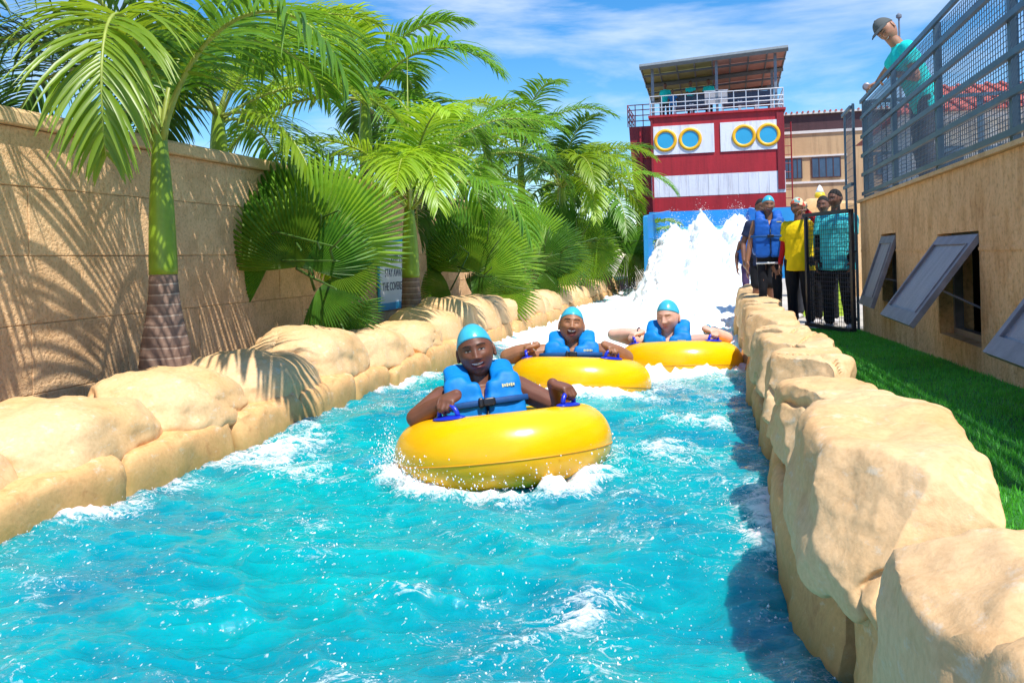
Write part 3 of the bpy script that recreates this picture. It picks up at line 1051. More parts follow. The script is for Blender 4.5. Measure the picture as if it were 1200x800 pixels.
def auto_fronds(n, seed, L, lo=20, hi=82, a0=0.0):
    rs = random.Random(seed)
    out = []
    for k in range(n):
        u = (k + 0.5) / n
        th0 = hi + (lo - hi) * u + rs.uniform(-6, 6)
        th1 = -15 - 75 * u + rs.uniform(-15, 10)
        out.append((a0 + k * 137.5 + rs.uniform(-14, 14), th0, th1, L * rs.uniform(0.85, 1.1), (0, 1, 0, 2, 1)[(k + seed) % 5], rs.uniform(-0.3, 0.3)))
    return out

palm((-4.07, 5.60, 0.28), 'stout bottle-trunked palm with green crownshaft rising from the near boulders', 0.93, 0.185, 0.098, 1.10,
     [(-72, 74, -128, 2.45, 1, 0.25), (-20, 66, -72, 2.5, 0), (70, 82, -60, 2.4, 0), (125, 60, -70, 2.3, 2),
      (165, 60, -60, 2.3, 2), (-160, 66, -60, 2.5, 2), (-125, 84, -20, 2.5, 2), (95, 80, -40, 2.5, 0), ], seed=1, near=True, bulge=0.05, ll=0.64, nl=74)
palm((-4.07, 10.85, 0.28), 'slim palm with striped trunk standing beside the white notice', 0.76, 0.165, 0.115, 1.05,
     auto_fronds(11, 4, 2.5, 24, 84, -40) + [(-65, 60, -80, 2.5, 1, 0.2)], seed=2, near=True, spear=2.0, ll=0.62, nl=66)
palm((-5.35, 4.55, 0.1), 'dark palm crown hanging over the wall in the top corner', 2.2, 0.14, 0.11, 0.7, auto_fronds(8, 6, 2.3, 15, 78, 10), seed=3, near=True, mats=('frond_dark', 'frond_dark', 'frond_dark'), ll=0.6, nl=62)
palm((-5.3, 8.3, 0.1), 'palm behind the wall between the stout palm and the fan palm', 2.15, 0.14, 0.10, 0.75, auto_fronds(11, 9, 2.3, 5, 80, 60), seed=4, near=True, ll=0.58, nl=60)
palm((-5.25, 12.2, 0.1), 'tall palm behind the wall just left of the slim palm', 2.9, 0.14, 0.10, 0.8, auto_fronds(12, 12, 2.5, 0, 82, 20), seed=5, ll=0.58, nl=60)
palm((-5.3, 17.4, 0.1), 'palm behind the wall with thin bare trunk above the second fan palm', 2.5, 0.13, 0.10, 0.8, auto_fronds(12, 15, 2.7, 5, 82, 0), seed=6)
palm((-5.2, 22.5, 0.1), 'tallest of the far palms behind the wall, crown against the sky', 3.1, 0.13, 0.10, 0.9, auto_fronds(12, 22, 2.9, 5, 82, -30), seed=8)
palm((-3.9, 21.5, 0.28), 'far palm with long bright fronds drooping over the channel bank', 2.0, 0.15, 0.10, 0.9, auto_fronds(11, 23, 2.9, 0, 80, -60) + [(-30, 55, -85, 3.0, 1), (-60, 50, -80, 2.8, 1)], seed=9)
palm((-3.7, 26.0, 0.28), 'farthest palm with light fronds in front of the red tower', 2.1, 0.14, 0.10, 0.9, auto_fronds(11, 27, 2.8, 5, 80, 15), seed=10)
palm((-2.75, 27.0, 0.25), 'young palm with low fronds touching the white splash', 0.5, 0.13, 0.10, 0.6, auto_fronds(10, 31, 2.2, 15, 80, -20), seed=11)
palm((-4.4, 30.5, 0.2), 'palm at the far end of the wall below the tower stair', 2.5, 0.14, 0.10, 0.9, auto_fronds(10, 37, 2.7, 5, 80, 45), seed=12)

def fan_leaf(Rad, seed, spread=250, nseg=44, cup=0.16, droop=0.25):
    """pleated fan, hub at the origin, axis along +X, upper side +Z"""
    rs = np.random.RandomState(seed)
    ra = np.array([0.02, 0.28, 0.50, 0.66, 0.84, 1.0])
    wf_ = np.array([1, 1, 1, 1.0, 0.62, 0.03])
    V, F = [], []
    A = R(spread)
    for i in range(nseg):
        a = -A / 2 + A * (i + 0.5) / nseg
        h = A / nseg / 2
        rr1 = Rad * (0.80 + 0.20 * math.cos(a * 0.62)) * rs.uniform(0.94, 1.04)
        tip = rs.uniform(0.0, 1.0) * droop
        o = len(V)
        for k, u in enumerate(ra):
            rad = rr1 * u
            z0 = cup * Rad * (u ** 1.5) * math.cos(a * 1.1) * 0.4 - Rad * 0.30 * u * u * abs(math.sin(a * 0.5)) ** 1.5 - tip * Rad * max(0, u - 0.7) ** 2 * 6 - 0.20 * Rad * u ** 2.4 - 0.05 * Rad * u * math.sin(a * 2.3 + seed)
            pl = 0.5 * rad * h * 1.25 * min(1, u * 3)
            for dh, dz in ((-h * wf_[k], -pl * wf_[k]), (0, pl * wf_[k]), (h * wf_[k], -pl * wf_[k])):
                V.append((rad * math.cos(a + dh), rad * math.sin(a + dh), z0 + dz))
            if k:
                b0 = o + k * 3
                F += [(b0 - 3, b0 - 2, b0 + 1, b0), (b0 - 2, b0 - 1, b0 + 2, b0 + 1)]
    return np.array(V), F

def fan_palm(loc, label, leaves, seed, trunk=0.0):
    """leaves: hub across, hub height, hub towards the path, lean of the blade from upright, forward tip of the blade, radius, bright
    (across = along the wall, away from the viewer; the broad sides face the path)"""
    t = empty('fan_palm', loc, label=label, cat='fan palm', group='fan palms below the tan wall')
    if trunk:
        q = MB()
        q.lathe([(0.11, 0), (0.10, trunk * 0.5), (0.12, trunk * 0.9), (0.05, trunk * 1.05)], 14)
        q.build('trunk', M['fibre'], t, True)
    H_, N_ = Vector((0.86, 0.51, 0)), Vector((0.51, -0.86, 0))
    rs = random.Random(seed)
    for k, (dx, dz, dn, phi, tip, Rad, br) in enumerate(leaves):
        hub = H_ * dx + N_ * dn + Vector((0, 0, dz))
        ph, tp_ = R(phi + rs.uniform(-4, 4)), R(tip)
        X = (H_ * math.sin(ph) + Vector((0, 0, 1)) * math.cos(ph)) * math.cos(tp_) + N_ * math.sin(tp_)
        X.normalize()
        Zv = (N_ * 0.9 + Vector((0, 0, 0.35)) + H_ * rs.uniform(-0.35, 0.35))
        Zv = (Zv - X * Zv.dot(X)).normalized()
        Yv = Zv.cross(X)
        M3 = Matrix((X, Yv, Zv)).transposed()
        v, f = fan_leaf(Rad, seed * 31 + k, spread=rs.uniform(165, 205))
        lo = mesh_obj('leaf', v, f, M['fan_bright'] if br else M['fan'], t, False)
        lo.matrix_local = Matrix.Translation(hub) @ M3.to_4x4()
        b0 = Vector((0.03 * rs.uniform(-1, 1), 0.03 * rs.uniform(-1, 1), trunk))
        m0 = b0 + (hub - b0) * 0.45 - H_ * dx * 0.25 + Vector((0, 0, 0.12))
        q = MB()
        q.tube([tuple(b0), tuple(m0), tuple(hub), tuple(hub + X * Rad * 0.06 - Zv * 0.01)], [0.015, 0.011, 0.008, 0.003], 6)
        st_ = q.build('stalk', M['petiole'], lo, True)
        st_.matrix_parent_inverse = lo.matrix_local.inverted()
    return t

fan_palm((-4.02, 7.85, 0.30), 'big fan palm with broad pleated leaves between the stout palm and the notice',
         [(0.12, 1.12, 0.10, 24, 10, 0.95, 1), (-0.38, 0.98, 0.0, -52, 8, 0.88, 0), (-0.12, 1.15, -0.10, -8, -4, 0.98, 0), (0.22, 0.92, 0.25, 96, 20, 0.50, 1), (0.30, 0.50, 0.05, 172, 4, 0.46, 0),
          (-0.55, 1.20, -0.22, -28, -6, 0.72, 0), (0.05, 1.25, -0.28, 16, -10, 0.95, 1), (0.05, 0.70, 0.30, 110, 30, 0.50, 0), (-0.14, 0.92, 0.28, -6, 14, 0.80, 1), (0.02, 0.88, 0.30, 14, 16, 0.66, 0), (0.0, 1.30, -0.35, -20, -10, 0.9, 0)], 3)
fan_palm((-3.98, 13.2, 0.30), 'bright fan palm with spiky leaf tips beyond the notice',
         [(0.28, 0.90, 0.10, 58, 12, 1.02, 1), (0.10, 1.00, 0.0, 6, 0, 1.02, 1), (-0.25, 0.88, 0.05, -36, 6, 0.98, 0), (-0.35, 0.50, 0.20, -92, 20, 0.55, 1), (0.40, 0.50, 0.25, 112, 20, 0.75, 1), (-0.05, 1.10, -0.25, -14, -8, 0.95, 0),
          (0.30, 1.05, -0.25, 34, -8, 0.95, 0), (0.0, 0.40, 0.3, 60, 30, 0.5, 0), (-0.02, 0.75, 0.28, -6, 14, 0.85, 1), (0.16, 0.70, 0.28, 36, 16, 0.80, 1), (0.2, 1.2, -0.35, 14, -10, 0.95, 1)], 5)
fan_palm((-3.95, 17.4, 0.30), 'fan palm with drooping leaf over the boulders halfway down the channel',
         [(-0.30, 1.05, 0.10, -40, 6, 1.0, 0), (0.05, 1.15, 0.0, 6, 0, 1.05, 1), (0.35, 1.0, 0.10, 55, 10, 1.0, 0), (0.60, 0.95, 0.20, 108, 16, 0.85, 1), (-0.40, 0.65, 0.15, -88, 16, 0.65, 1), (0.1, 1.3, -0.25, 25, -8, 0.95, 0), (0.2, 0.6, 0.3, 140, 14, 0.6, 0), (0.0, 0.9, 0.3, 0, 14, 0.85, 1), (0.2, 0.85, 0.3, 40, 14, 0.8, 0), (-0.2, 0.8, 0.3, -40, 14, 0.8, 0)], 7, trunk=0.15)
fan_palm((-3.8, 21.0, 0.30), 'fan palm on a short stem leaning towards the white water',
         [(-0.30, 1.25, 0.10, -40, 6, 1.0, 0), (0.05, 1.35, 0.0, 6, 0, 1.05, 0), (0.35, 1.2, 0.10, 60, 10, 1.05, 1), (0.55, 1.1, 0.20, 112, 16, 1.0, 1), (-0.40, 1.0, 0.15, -90, 16, 0.8, 0), (0.1, 1.5, -0.25, 30, -8, 0.95, 0)], 9, trunk=0.55)
fan_palm((-3.2, 24.8, 0.28), 'fan palm at the edge of the splash below the young palm',
         [(-0.30, 1.25, 0.10, -40, 6, 1.0, 0), (0.05, 1.35, 0.0, 6, 0, 1.05, 0), (0.35, 1.2, 0.10, 60, 10, 1.05, 0), (0.45, 1.0, 0.20, 112, 16, 0.9, 1), (-0.40, 1.0, 0.15, -90, 16, 0.8, 0), (0.1, 1.5, -0.25, 30, -8, 0.95, 0)], 11, trunk=0.5)
# small weed sprouting at the foot of the wall
wd_ = empty('weed', (-4.42, 4.33, 0.50), label='tiny green weed sprouting at the foot of the wall', cat='weed')
rs = np.random.RandomState(2)
for k in range(9):
    a, e = rs.uniform(0, 2 * PI), rs.uniform(0.3, 1.2)
    d = np.array([math.cos(a) * math.cos(e), math.sin(a) * math.cos(e), math.sin(e)])
    s_ = np.cross(d, UPV); s_ /= np.linalg.norm(s_)
    Lw = rs.uniform(0.05, 0.10)
    mesh_obj('leaf', [0 * d, d * Lw * 0.5 + s_ * 0.018, d * Lw, d * Lw * 0.5 - s_ * 0.018], [(0, 1, 2, 3)], M['frond'], wd_)

# ------------------------------------------------------------------ notice on the wall
def lettering(name, text, size, mat, parent, matrix, width=None, height=None, depth=0.002):
    cu = bpy.data.curves.new('txt', 'FONT')
    cu.body = text
    cu.size = size
    cu.align_x = 'CENTER'
    cu.align_y = 'CENTER'
    cu.extrude = depth
    o = bpy.data.objects.new('txt', cu)
    C.objects.link(o)
    dg = bpy.context.evaluated_depsgraph_get()
    me = bpy.data.meshes.new_from_object(o.evaluated_get(dg))
    bpy.data.objects.remove(o)
    v = np.empty(len(me.vertices) * 3)
    me.vertices.foreach_get('co', v)
    v = v.reshape(-1, 3)
    if width:
        v[:, 0] *= width / np.ptp(v[:, 0])
    if height:
        v[:, 1] *= height / np.ptp(v[:, 1])
    me.vertices.foreach_set('co', v.ravel())
    me.materials.clear()
    me.materials.append(mat)
    t = bpy.data.objects.new(name, me)
    C.objects.link(t)
    t.parent = parent
    t.matrix_local = matrix
    return t
M['white_board'] = plain('white painted board', (0.80, 0.82, 0.84), 0.4, 0.05)
M['ink'] = plain('dark blue ink', (0.03, 0.05, 0.10), 0.5, 0.1)
M['sign_blue'] = plain('light blue board edge', (0.02, 0.36, 0.62), 0.4, 0.05)
FACEX = Matrix(((0, 0, 1, 0), (1, 0, 0, 0), (0, 1, 0, 0), (0, 0, 0, 1)))       # reads along +Y, faces +X
sg_ = empty('notice_board', (-4.535, 11.55, 0.68), label='white notice with blue edge on the tan wall beside the slim palm', cat='sign')
q = MB(); q.lohi((0, -0.70, 0), (0.018, 0.70, 0.86)); q.build('panel', M['white_board'], sg_)
q = MB(); q.lohi((0, -0.745, 0), (0.024, -0.70, 0.86)); q.lohi((0, -0.745, -0.10), (0.024, 0.745, 0)); q.lohi((0, 0.70, 0), (0.024, 0.745, 0.86)); q.lohi((0, -0.745, 0.86), (0.024, 0.745, 0.90)); q.build('border', M['sign_blue'], sg_)
for txt, z, wd1 in (('KEEP LEFT', 0.60, 0.55), ('STAY AWAY FROM', 0.41, 1.02), ('THE COVERED DRAIN', 0.22, 1.22)):
    lettering('lettering', txt, 0.15, M['ink'], sg_, Matrix.Translation((0.020, 0.0, z)) @ FACEX, wd1, 0.115)
# ------------------------------------------------------------------ brown service building with flap windows, right
M['sash'] = plain('weathered grey aluminium', (0.23, 0.21, 0.24), 0.45, 0.25, 9, metal=0.3, bmp=0.15)
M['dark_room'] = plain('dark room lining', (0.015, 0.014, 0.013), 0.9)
def frosted():
    m, n, l, b = new_mat('dusty frosted glass')
    t = tex(n, l, 'noise', 7, 6, stretch=(2, 2, 0.5))
    r = ramp(n, [(0.3, (0.26, 0.25, 0.28)), (0.7, (0.38, 0.36, 0.39))])
    l.new(t.outputs[0], r.inputs[0]); l.new(r.outputs[0], b.inputs['Base Color'])
    b.inputs['Roughness'].default_value = 0.42
    t2 = tex(n, l, 'voronoi', 85)
    bump(n, l, b, t2.outputs['Distance'], 0.5, 0.006)
    return m
M['frosted'] = frosted()
BX, BY1 = 1.60, 10.72
hb = empty('service_building', (BX, 0, 0), label='low brown rendered building with flap windows beside the grass', cat='building')
wins = [(3.35, 4.42, 0.62, 1.36), (6.00, 7.08, 0.60, 1.35), (8.66, 9.42, 0.72, 1.40)]
q = MB()
yb = [0.0] + [y for w in wins for y in w[:2]] + [BY1]
for k in range(0, len(yb), 2):
    q.lohi((0, yb[k], -0.6), (0.24, yb[k + 1], 1.79))
for y0, y1, z0, z1 in wins:
    q.lohi((0, y0, -0.6), (0.24, y1, z0)); q.lohi((0, y0, z1), (0.24, y1, 1.79))
# gently uneven hand-laid face: subdivide happens through the render bump; a proud plaster band marks the floor line
q.lohi((0.2401, BY1 - 0.22, -0.6), (7.0, BY1, 1.79))
q.build('wall', M['render'], hb)
for y0, y1 in ((0, 3.35), (4.42, 6.0), (7.08, 8.66), (9.42, BY1)):
    q = MB(); q.lohi((-0.006, y0, 1.225), (0.01, y1, 1.245)); q.build('floor_band', M['render'], hb)
q = MB(); q.lohi((0.25, 0, 1.66), (7.0, BY1 - 0.23, 1.775)); q.build('terrace_floor', M['concrete'], hb)
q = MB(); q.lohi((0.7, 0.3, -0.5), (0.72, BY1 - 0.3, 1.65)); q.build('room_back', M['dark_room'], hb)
q = MB(); q.lohi((-0.035, 0, 1.793), (0.27, BY1 + 0.03, 1.822)); q.build('parapet_cap', M['coping'], hb)
for k, (y0, y1, z0, z1) in enumerate(wins):
    wv = empty('window', (0.10, (y0 + y1) / 2, 0))
    wv.parent = hb
    w2 = (y1 - y0) / 2
    q = MB()
    for a, b_ in (((0, -w2, z0), (0.06, w2, z0 + 0.045)), ((0, -w2, z1 - 0.045), (0.06, w2, z1)), ((0, -w2, z0 + 0.045), (0.06, -w2 + 0.045, z1 - 0.045)), ((0, w2 - 0.045, z0 + 0.045), (0.06, w2, z1 - 0.045))):
        q.lohi(a, b_)
    q.build('frame', M['sash'], wv)
    # flap hinged at the head, swung out at the foot
    Ls, tilt = 0.72, R((36, 36, 19)[k])
    fl = bpy.data.objects.new('flap', None)
    q = MB()
    fw = 0.075
    w3 = w2 - 0.015
    q.lohi((-0.018, -w3, -fw), (0.018, w3, 0)); q.lohi((-0.018, -w3, -Ls), (0.018, w3, -Ls + fw + 0.02))
    q.lohi((-0.018, -w3, -Ls + fw + 0.02), (0.018, -w3 + fw, -fw)); q.lohi((-0.018, w3 - fw, -Ls + fw + 0.02), (0.018, w3, -fw))
    q.lohi((-0.004, -w3 + fw, -Ls + fw + 0.02), (0.006, w3 - fw, -fw), 1)
    # raised bead round the glass and a stay arm
    for s in (-1, 1):
        q.lohi((-0.026, s * (w3 - fw) - 0.008, -Ls + fw + 0.02), (-0.019, s * (w3 - fw) + 0.008, -fw))
    o = q.build('flap', [M['sash'], M['frosted']], wv)
    o.location = (-0.085, 0, z1 - 0.03)
    o.rotation_euler = (0, tilt, 0)
    q = MB()
    q.rod((0.02, -w2 + 0.06, z0 + 0.20), (-0.085 - 0.42 * math.sin(tilt), -w2 + 0.06, z1 - 0.03 - 0.42 * math.cos(tilt)), 0.008)
    q.build('stay', M['sash'], wv)

# ------------------------------------------------------------------ steel fence on the terrace
M['steel'] = plain('blue grey galvanised steel', (0.075, 0.125, 0.175), 0.42, 0.2, 6, metal=0.55)
M['wire'] = plain('blue grey wire', (0.05, 0.085, 0.13), 0.6, 0.1, metal=0.0)
M['black_steel'] = plain('black painted steel', (0.018, 0.022, 0.035), 0.4, 0.2)
def mesh_fence(name, p0, p1, z0, z1, label, rails, npost, dv, dh, rw_=0.0024, mat='steel', post=0.028, rail_h=0.020, cat='fence', rail_d=0.014, skip=()):
    p0, p1 = np.array(p0, float), np.array(p1, float)
    L = np.linalg.norm(p1 - p0)
    az = math.atan2(p1[1] - p0[1], p1[0] - p0[0])
    t = empty(name, (p0[0], p0[1], z0), az, label=label, cat=cat)
    Hh = z1 - z0
    for k in range(npost):
        x = L * k / (npost - 1)
        q = MB(); q.lohi((x - post, -post * 0.8, 0), (x + post, post * 0.8, Hh - 0.001)); q.build('post', M[mat], t)
    for z in rails:
        q = MB(); q.lohi((0, -post * 0.8 - 2 * rail_d, z * Hh - rail_h), (L, -post * 0.8 - 0.001, z * Hh + rail_h)); q.build('rail', M[mat], t)
    q = MB()
    for z in np.arange(dv, Hh, dv):
        q.rod((0, post * 0.8 + 0.003, z), (L, post * 0.8 + 0.003, z), rw_, 4)
    for x in np.arange(dh / 2, L, dh):
        q.rod((x, post * 0.8 + 0.007, 0), (x, post * 0.8 + 0.007, Hh), rw_, 4)
    w = q.build('wire_mesh', M['wire'] if mat == 'steel' else M[mat], t)
    w['kind'] = 'stuff'
    return t
mesh_fence('terrace_fence', (1.66, 10.64), (1.66, 2.0), 1.823, 2.98, 'tall blue grey steel fence of rails and wire on the brown building', (0.06, 0.25, 0.44, 0.63, 0.82, 0.985), 6, 0.036, 0.052, 0.0030)
mesh_fence('terrace_fence', (1.72, 10.66), (6.4, 10.66), 1.823, 2.98, 'short return of steel fence at the far end of the terrace', (0.10, 0.46, 0.985), 5, 0.05, 0.052, 0.0026)
mesh_fence('corner_screen', (1.56, 11.5), (1.56, 10.80), 0.26, 2.98, 'tall narrow steel screen at the corner of the brown building', (0.06, 0.35, 0.65, 0.985), 2, 0.09, 0.09, 0.0028, post=0.016)
gate = mesh_fence('queue_gate', (1.05, 11.35), (1.45, 10.36), 0.30, 1.715, 'black framed wire gate standing open before the queue', (0.02, 0.985), 2, 0.052, 0.052, 0.0030, 'black_steel', 0.022, 0.022, 'gate', 0.016)
q = MB(); q.rod((0.95, 0, 0.93), (1.12, 0.02, 0.93), 0.011); q.build('latch', M['black_steel'], gate)
dl = empty('round_mirror', (1.64, 10.3, 2.98), label='small round grey disc standing on the fence rail by the corner', cat='mirror')
q = MB(); q.rod((0, 0, 0), (0, 0, 0.06), 0.008); q.build('stem', M['steel'], dl)
q = MB(); q.tube([(0, 0.012, 0.10), (0, -0.004, 0.10), (0, -0.012, 0.10)], [0.045, 0.045, 0.03], 20); q.build('disc', M['sash'], dl)

# ------------------------------------------------------------------ red and white ship tower
def painted(name, col, var=0.10):
    m, n, l, b = new_mat(name)
    t = tex(n, l, 'noise', 0.8, 6, stretch=(2.5, 2.5, 0.5))
    r = ramp(n, [(0.3, tuple(c * (1 - var * 1.6) for c in col)), (0.7, tuple(min(1, c * (1 + var)) for c in col))])
    l.new(t.outputs[0], r.inputs[0])
    ts = tex(n, l, 'noise', 1.6, 7, stretch=(3.0, 3.0, 0.22), rough=0.7)
    r2 = ramp(n, [(0.34, (0.55, 0.50, 0.48)), (0.50, (1, 1, 1)), (0.75, (1.0, 0.98, 0.96))])
    l.new(ts.outputs[0], r2.inputs[0])
    l.new(mix_rgb(n, l, 0.55, r.outputs[0], r2.outputs[0], 'MULTIPLY'), b.inputs['Base Color'])
    b.inputs['Roughness'].default_value = 0.55
    t2 = tex(n, l, 'noise', 9, 5)
    bump(n, l, b, t2.outputs[0], 0.2, 0.03)
    return m
M['red'] = painted('ship red paint', (0.40, 0.012, 0.022), 0.16)
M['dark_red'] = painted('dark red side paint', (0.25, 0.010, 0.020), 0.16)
M['ship_white'] = painted('ship white paint', (0.74, 0.76, 0.84), 0.04)
M['port_blue'] = plain('porthole blue', (0.03, 0.36, 0.62), 0.35, 0.08, 1)
M['port_yellow'] = plain('porthole yellow ring', (0.85, 0.45, 0.01), 0.45, 0.10, 2)
M['rail_white'] = plain('pale metal railing', (0.55, 0.57, 0.62), 0.4, 0.1, metal=0.3)
M['slate'] = plain('dark lounger plastic', (0.09, 0.11, 0.16), 0.6, 0.2)
M['grey_post'] = plain('grey steel post', (0.16, 0.19, 0.24), 0.5, 0.15)
TY = 38.0
tw = empty('ship_tower', (0, TY, 0), label='red and white tower painted like a ship with yellow ringed portholes', cat='tower')
TL, TR = -2.88, 2.74
q = MB(); q.lohi((TL, 0, -0.9), (TR, 6.0, 3.76)); q.lohi((TL, 0, 4.69), (TR, 6.0, 7.26)); q.build('hull', M['red'], tw)
q = MB(); q.lohi((TL - 0.006, -0.01, 3.765), (TR + 0.006, 6.0, 4.685)); q.build('white_band', M['ship_white'], tw)
q = MB()
for x in np.arange(TL + 0.35, TR, 0.42):
    q.lohi((x - 0.012, -0.022, 3.78), (x + 0.012, -0.011, 4.67))
q.build('band_ribs', M['ship_white'], tw)
for x0, x1 in ((-2.76, -0.16), (0.10, 2.66)):
    pn = MB(); pn.lohi((x0, -0.05, 5.62), (x1, -0.001, 6.87)); pn = pn.build('white_panel', M['ship_white'], tw)
    for dx in ((0.52, 1.58) if x0 < 0 else (0.98, 1.98)):
        cx, cz = x0 + dx, 6.24
        po = MB()
        N = 36
        th = np.arange(N) / N * 2 * PI
        for r0, r1, y_, y2 in ((0.355, 0.50, -0.10, -0.055),):
            v = [(cx + r * math.cos(t), y, cz + r * math.sin(t)) for y, r in ((y2, r1), (y_, r1 - 0.01), (y_, r0 + 0.01), (y2, r0)) for t in th]
            po.add(v, [(i * N + j, i * N + (j + 1) % N, (i + 1) * N + (j + 1) % N, (i + 1) * N + j) for i in range(3) for j in range(N)])
        po.build('porthole_ring', M['port_yellow'], pn, True)
        po = MB(); po.tube([(cx, -0.0505, cz), (cx, -0.066, cz)], [0.365, 0.36], N); po.build('porthole_pane', M['port_blue'], pn)
q = MB(); q.lohi((TL - 0.08, -0.10, 7.262), (TR + 0.08, 6.0, 7.36)); q.build('deck_edge', M['red'], tw)
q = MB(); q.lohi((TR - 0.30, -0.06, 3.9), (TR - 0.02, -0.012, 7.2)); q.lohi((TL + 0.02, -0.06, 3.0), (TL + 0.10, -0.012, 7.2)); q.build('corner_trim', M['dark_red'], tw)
# stair wing set back on the left
q = MB()
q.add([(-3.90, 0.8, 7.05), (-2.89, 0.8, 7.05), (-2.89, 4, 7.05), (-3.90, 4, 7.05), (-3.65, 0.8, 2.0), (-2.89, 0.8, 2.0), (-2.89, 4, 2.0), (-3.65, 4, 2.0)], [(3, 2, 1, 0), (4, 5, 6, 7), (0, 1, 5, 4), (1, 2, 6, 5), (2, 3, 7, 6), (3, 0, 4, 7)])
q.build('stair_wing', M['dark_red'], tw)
for k in range(7):
    q = MB(); z = 2.6 + k * 0.6
    q.lohi((-3.75 + 0.0 * k, 0.70, z), (-2.95, 0.798, z + 0.05)); q.build('stair_tread', M['red'], tw)
q = MB(); q.lohi((-3.42, 0.66, 3.0), (-3.32, 0.70, 7.0)); q.build('stair_post', M['red'], tw)
def railing(parent, name, a, b, z0, z1, n, levels, mat, r=0.022):
    rl = empty(name); rl.parent = parent
    a, b = np.array(a, float), np.array(b, float)
    for k in range(n):
        p = a + (b - a) * k / (n - 1)
        q = MB(); q.rod((*p, z0), (*p, z1), r, 6); q.build('baluster', mat, rl)
    for z in levels:
        q = MB(); q.rod((*a, z0 + (z1 - z0) * z), (*b, z0 + (z1 - z0) * z), r, 6); q.build('bar', mat, rl)
    return rl
railing(tw, 'railing', (TL, 0.0), (TR, 0.0), 7.36, 8.22, 12, (0.18, 0.40, 0.62, 0.98), M['rail_white'])
railing(tw, 'railing', (TR, 0.05), (TR, 5.9), 7.36, 8.22, 8, (0.18, 0.40, 0.62, 0.98), M['rail_white'])
railing(tw, 'railing', (-3.95, 0.85), (-2.92, 0.85), 7.06, 8.05, 4, (0.25, 0.5, 0.75, 0.98), M['dark_red'])
railing(tw, 'railing', (-3.95, 0.9), (-3.95, 3.9), 7.06, 8.05, 5, (0.25, 0.5, 0.75, 0.98), M['dark_red'])
# shed roof on posts
def roof_z(x, y):
    return 9.54 + (x + 3.3) / 6.26 * 0.33 - (y + 0.3) * 0.068
for x, y in ((-2.75, 0.15), (-2.75, 5.4), (0.0, 0.15), (2.45, 0.15), (2.45, 2.6), (2.45, 5.4), (0.0, 5.4)):
    q = MB(); q.lohi((x - 0.06, y - 0.06, 7.3), (x + 0.06, y + 0.06, roof_z(x, y) - 0.10)); q.build('roof_post', M['grey_post'], tw)
rf_ = empty('roof'); rf_.parent = tw
M['panel_olive'] = plain('olive roof sheet', (0.30, 0.30, 0.10), 0.6, 0.2, 2)  # olive is the sheet's own colour
M['panel_pink'] = plain('dull pink roof sheet', (0.48, 0.26, 0.20), 0.6, 0.15, 2)
M['roof_edge'] = plain('blue grey roof edge', (0.14, 0.17, 0.19), 0.5, 0.15)
xs_ = np.linspace(-3.25, 2.92, 9)
for i in range(8):
    for j in range(4):
        y0, y1 = -0.3 + j * 1.55, -0.3 + (j + 1) * 1.55
        c4 = [(xs_[i] + 0.02, y0 + 0.02), (xs_[i + 1] - 0.02, y0 + 0.02), (xs_[i + 1] - 0.02, y1 - 0.02), (xs_[i] + 0.02, y1 - 0.02)]
        q = MB(); q.add([(x, y, roof_z(x, y) + d) for d in (0, 0.03) for x, y in c4], BOXF)
        q.build('roof_sheet', M['panel_olive'] if i < 4 else M['panel_pink'], rf_)
def beam(name, p, r_, par, mat):
    q = MB()
    d = np.array(p[1], float) - np.array(p[0], float)
    q.tube(p, [r_, r_], 4); q.build(name, mat, par)
for j in range(5):
    y = -0.3 + j * 1.55
    beam('beam' if j in (0, 2, 4) else 'purlin', [(-3.27, y, roof_z(-3.27, y) - 0.07), (2.96, y, roof_z(2.96, y) - 0.07)], 0.13 if j in (0, 2, 4) else 0.05, rf_, M['roof_edge'])
for x in xs_:
    beam('rafter', [(x, -0.3, roof_z(x, -0.3) - 0.03), (x, 5.9, roof_z(x, 5.9) - 0.03)], 0.035, rf_, M['roof_edge'])
# ship deck furniture: loungers in a row behind the railing
def lounger(x, y, label):
    t = empty('deck_lounger', (x, TY + y, 7.36), label=label, cat='lounger', group='loungers on the tower deck')
    q = MB(); q.lohi((-0.34, -0.5, 0.30), (0.34, 0.35, 0.40)); q.build('seat', M['slate'], t)
    q = MB(); q.box((0, 0.50, 0.68), (0.68, 0.08, 0.80), Euler((R(-28), 0, 0))); q.build('backrest', M['slate'], t)
    for s in (-1, 1):
        q = MB(); q.lohi((s * 0.40 - 0.04, -0.45, 0.46), (s * 0.40 + 0.04, 0.4, 0.51)); q.build('armrest', M['rail_white'], t)
        for yy in (-0.42, 0.3):
            q = MB(); q.lohi((s * 0.37 - 0.03, yy - 0.03, 0), (s * 0.37 + 0.03, yy + 0.03, 0.455)); q.build('leg', M['rail_white'], t)
    return t
for k, x in enumerate((-1.45, -0.75, 0.62, 1.30, 1.98)):
    lounger(x, 0.9, ('dark lounger on the tower deck below the arms-folded figure', 'dark lounger on the tower deck just left of the grey board', 'dark lounger on the tower deck just right of the grey board',
                     'middle lounger of the three right of the grey board', 'last dark lounger by the right end of the deck railing')[k])
bd = empty('deck_board', (-0.02, TY + 0.10, 7.36), label='grey blank board hung on the tower deck railing', cat='board')
q = MB(); q.lohi((-0.50, 0, 0.36), (0.46, 0.04, 0.92)); q.build('panel', plain('grey board', (0.36, 0.36, 0.40), 0.6), bd)
q = MB(); q.lohi((-0.53, -0.01, 0.92), (0.49, 0.05, 0.95)); q.build('top_edge', M['rail_white'], bd)

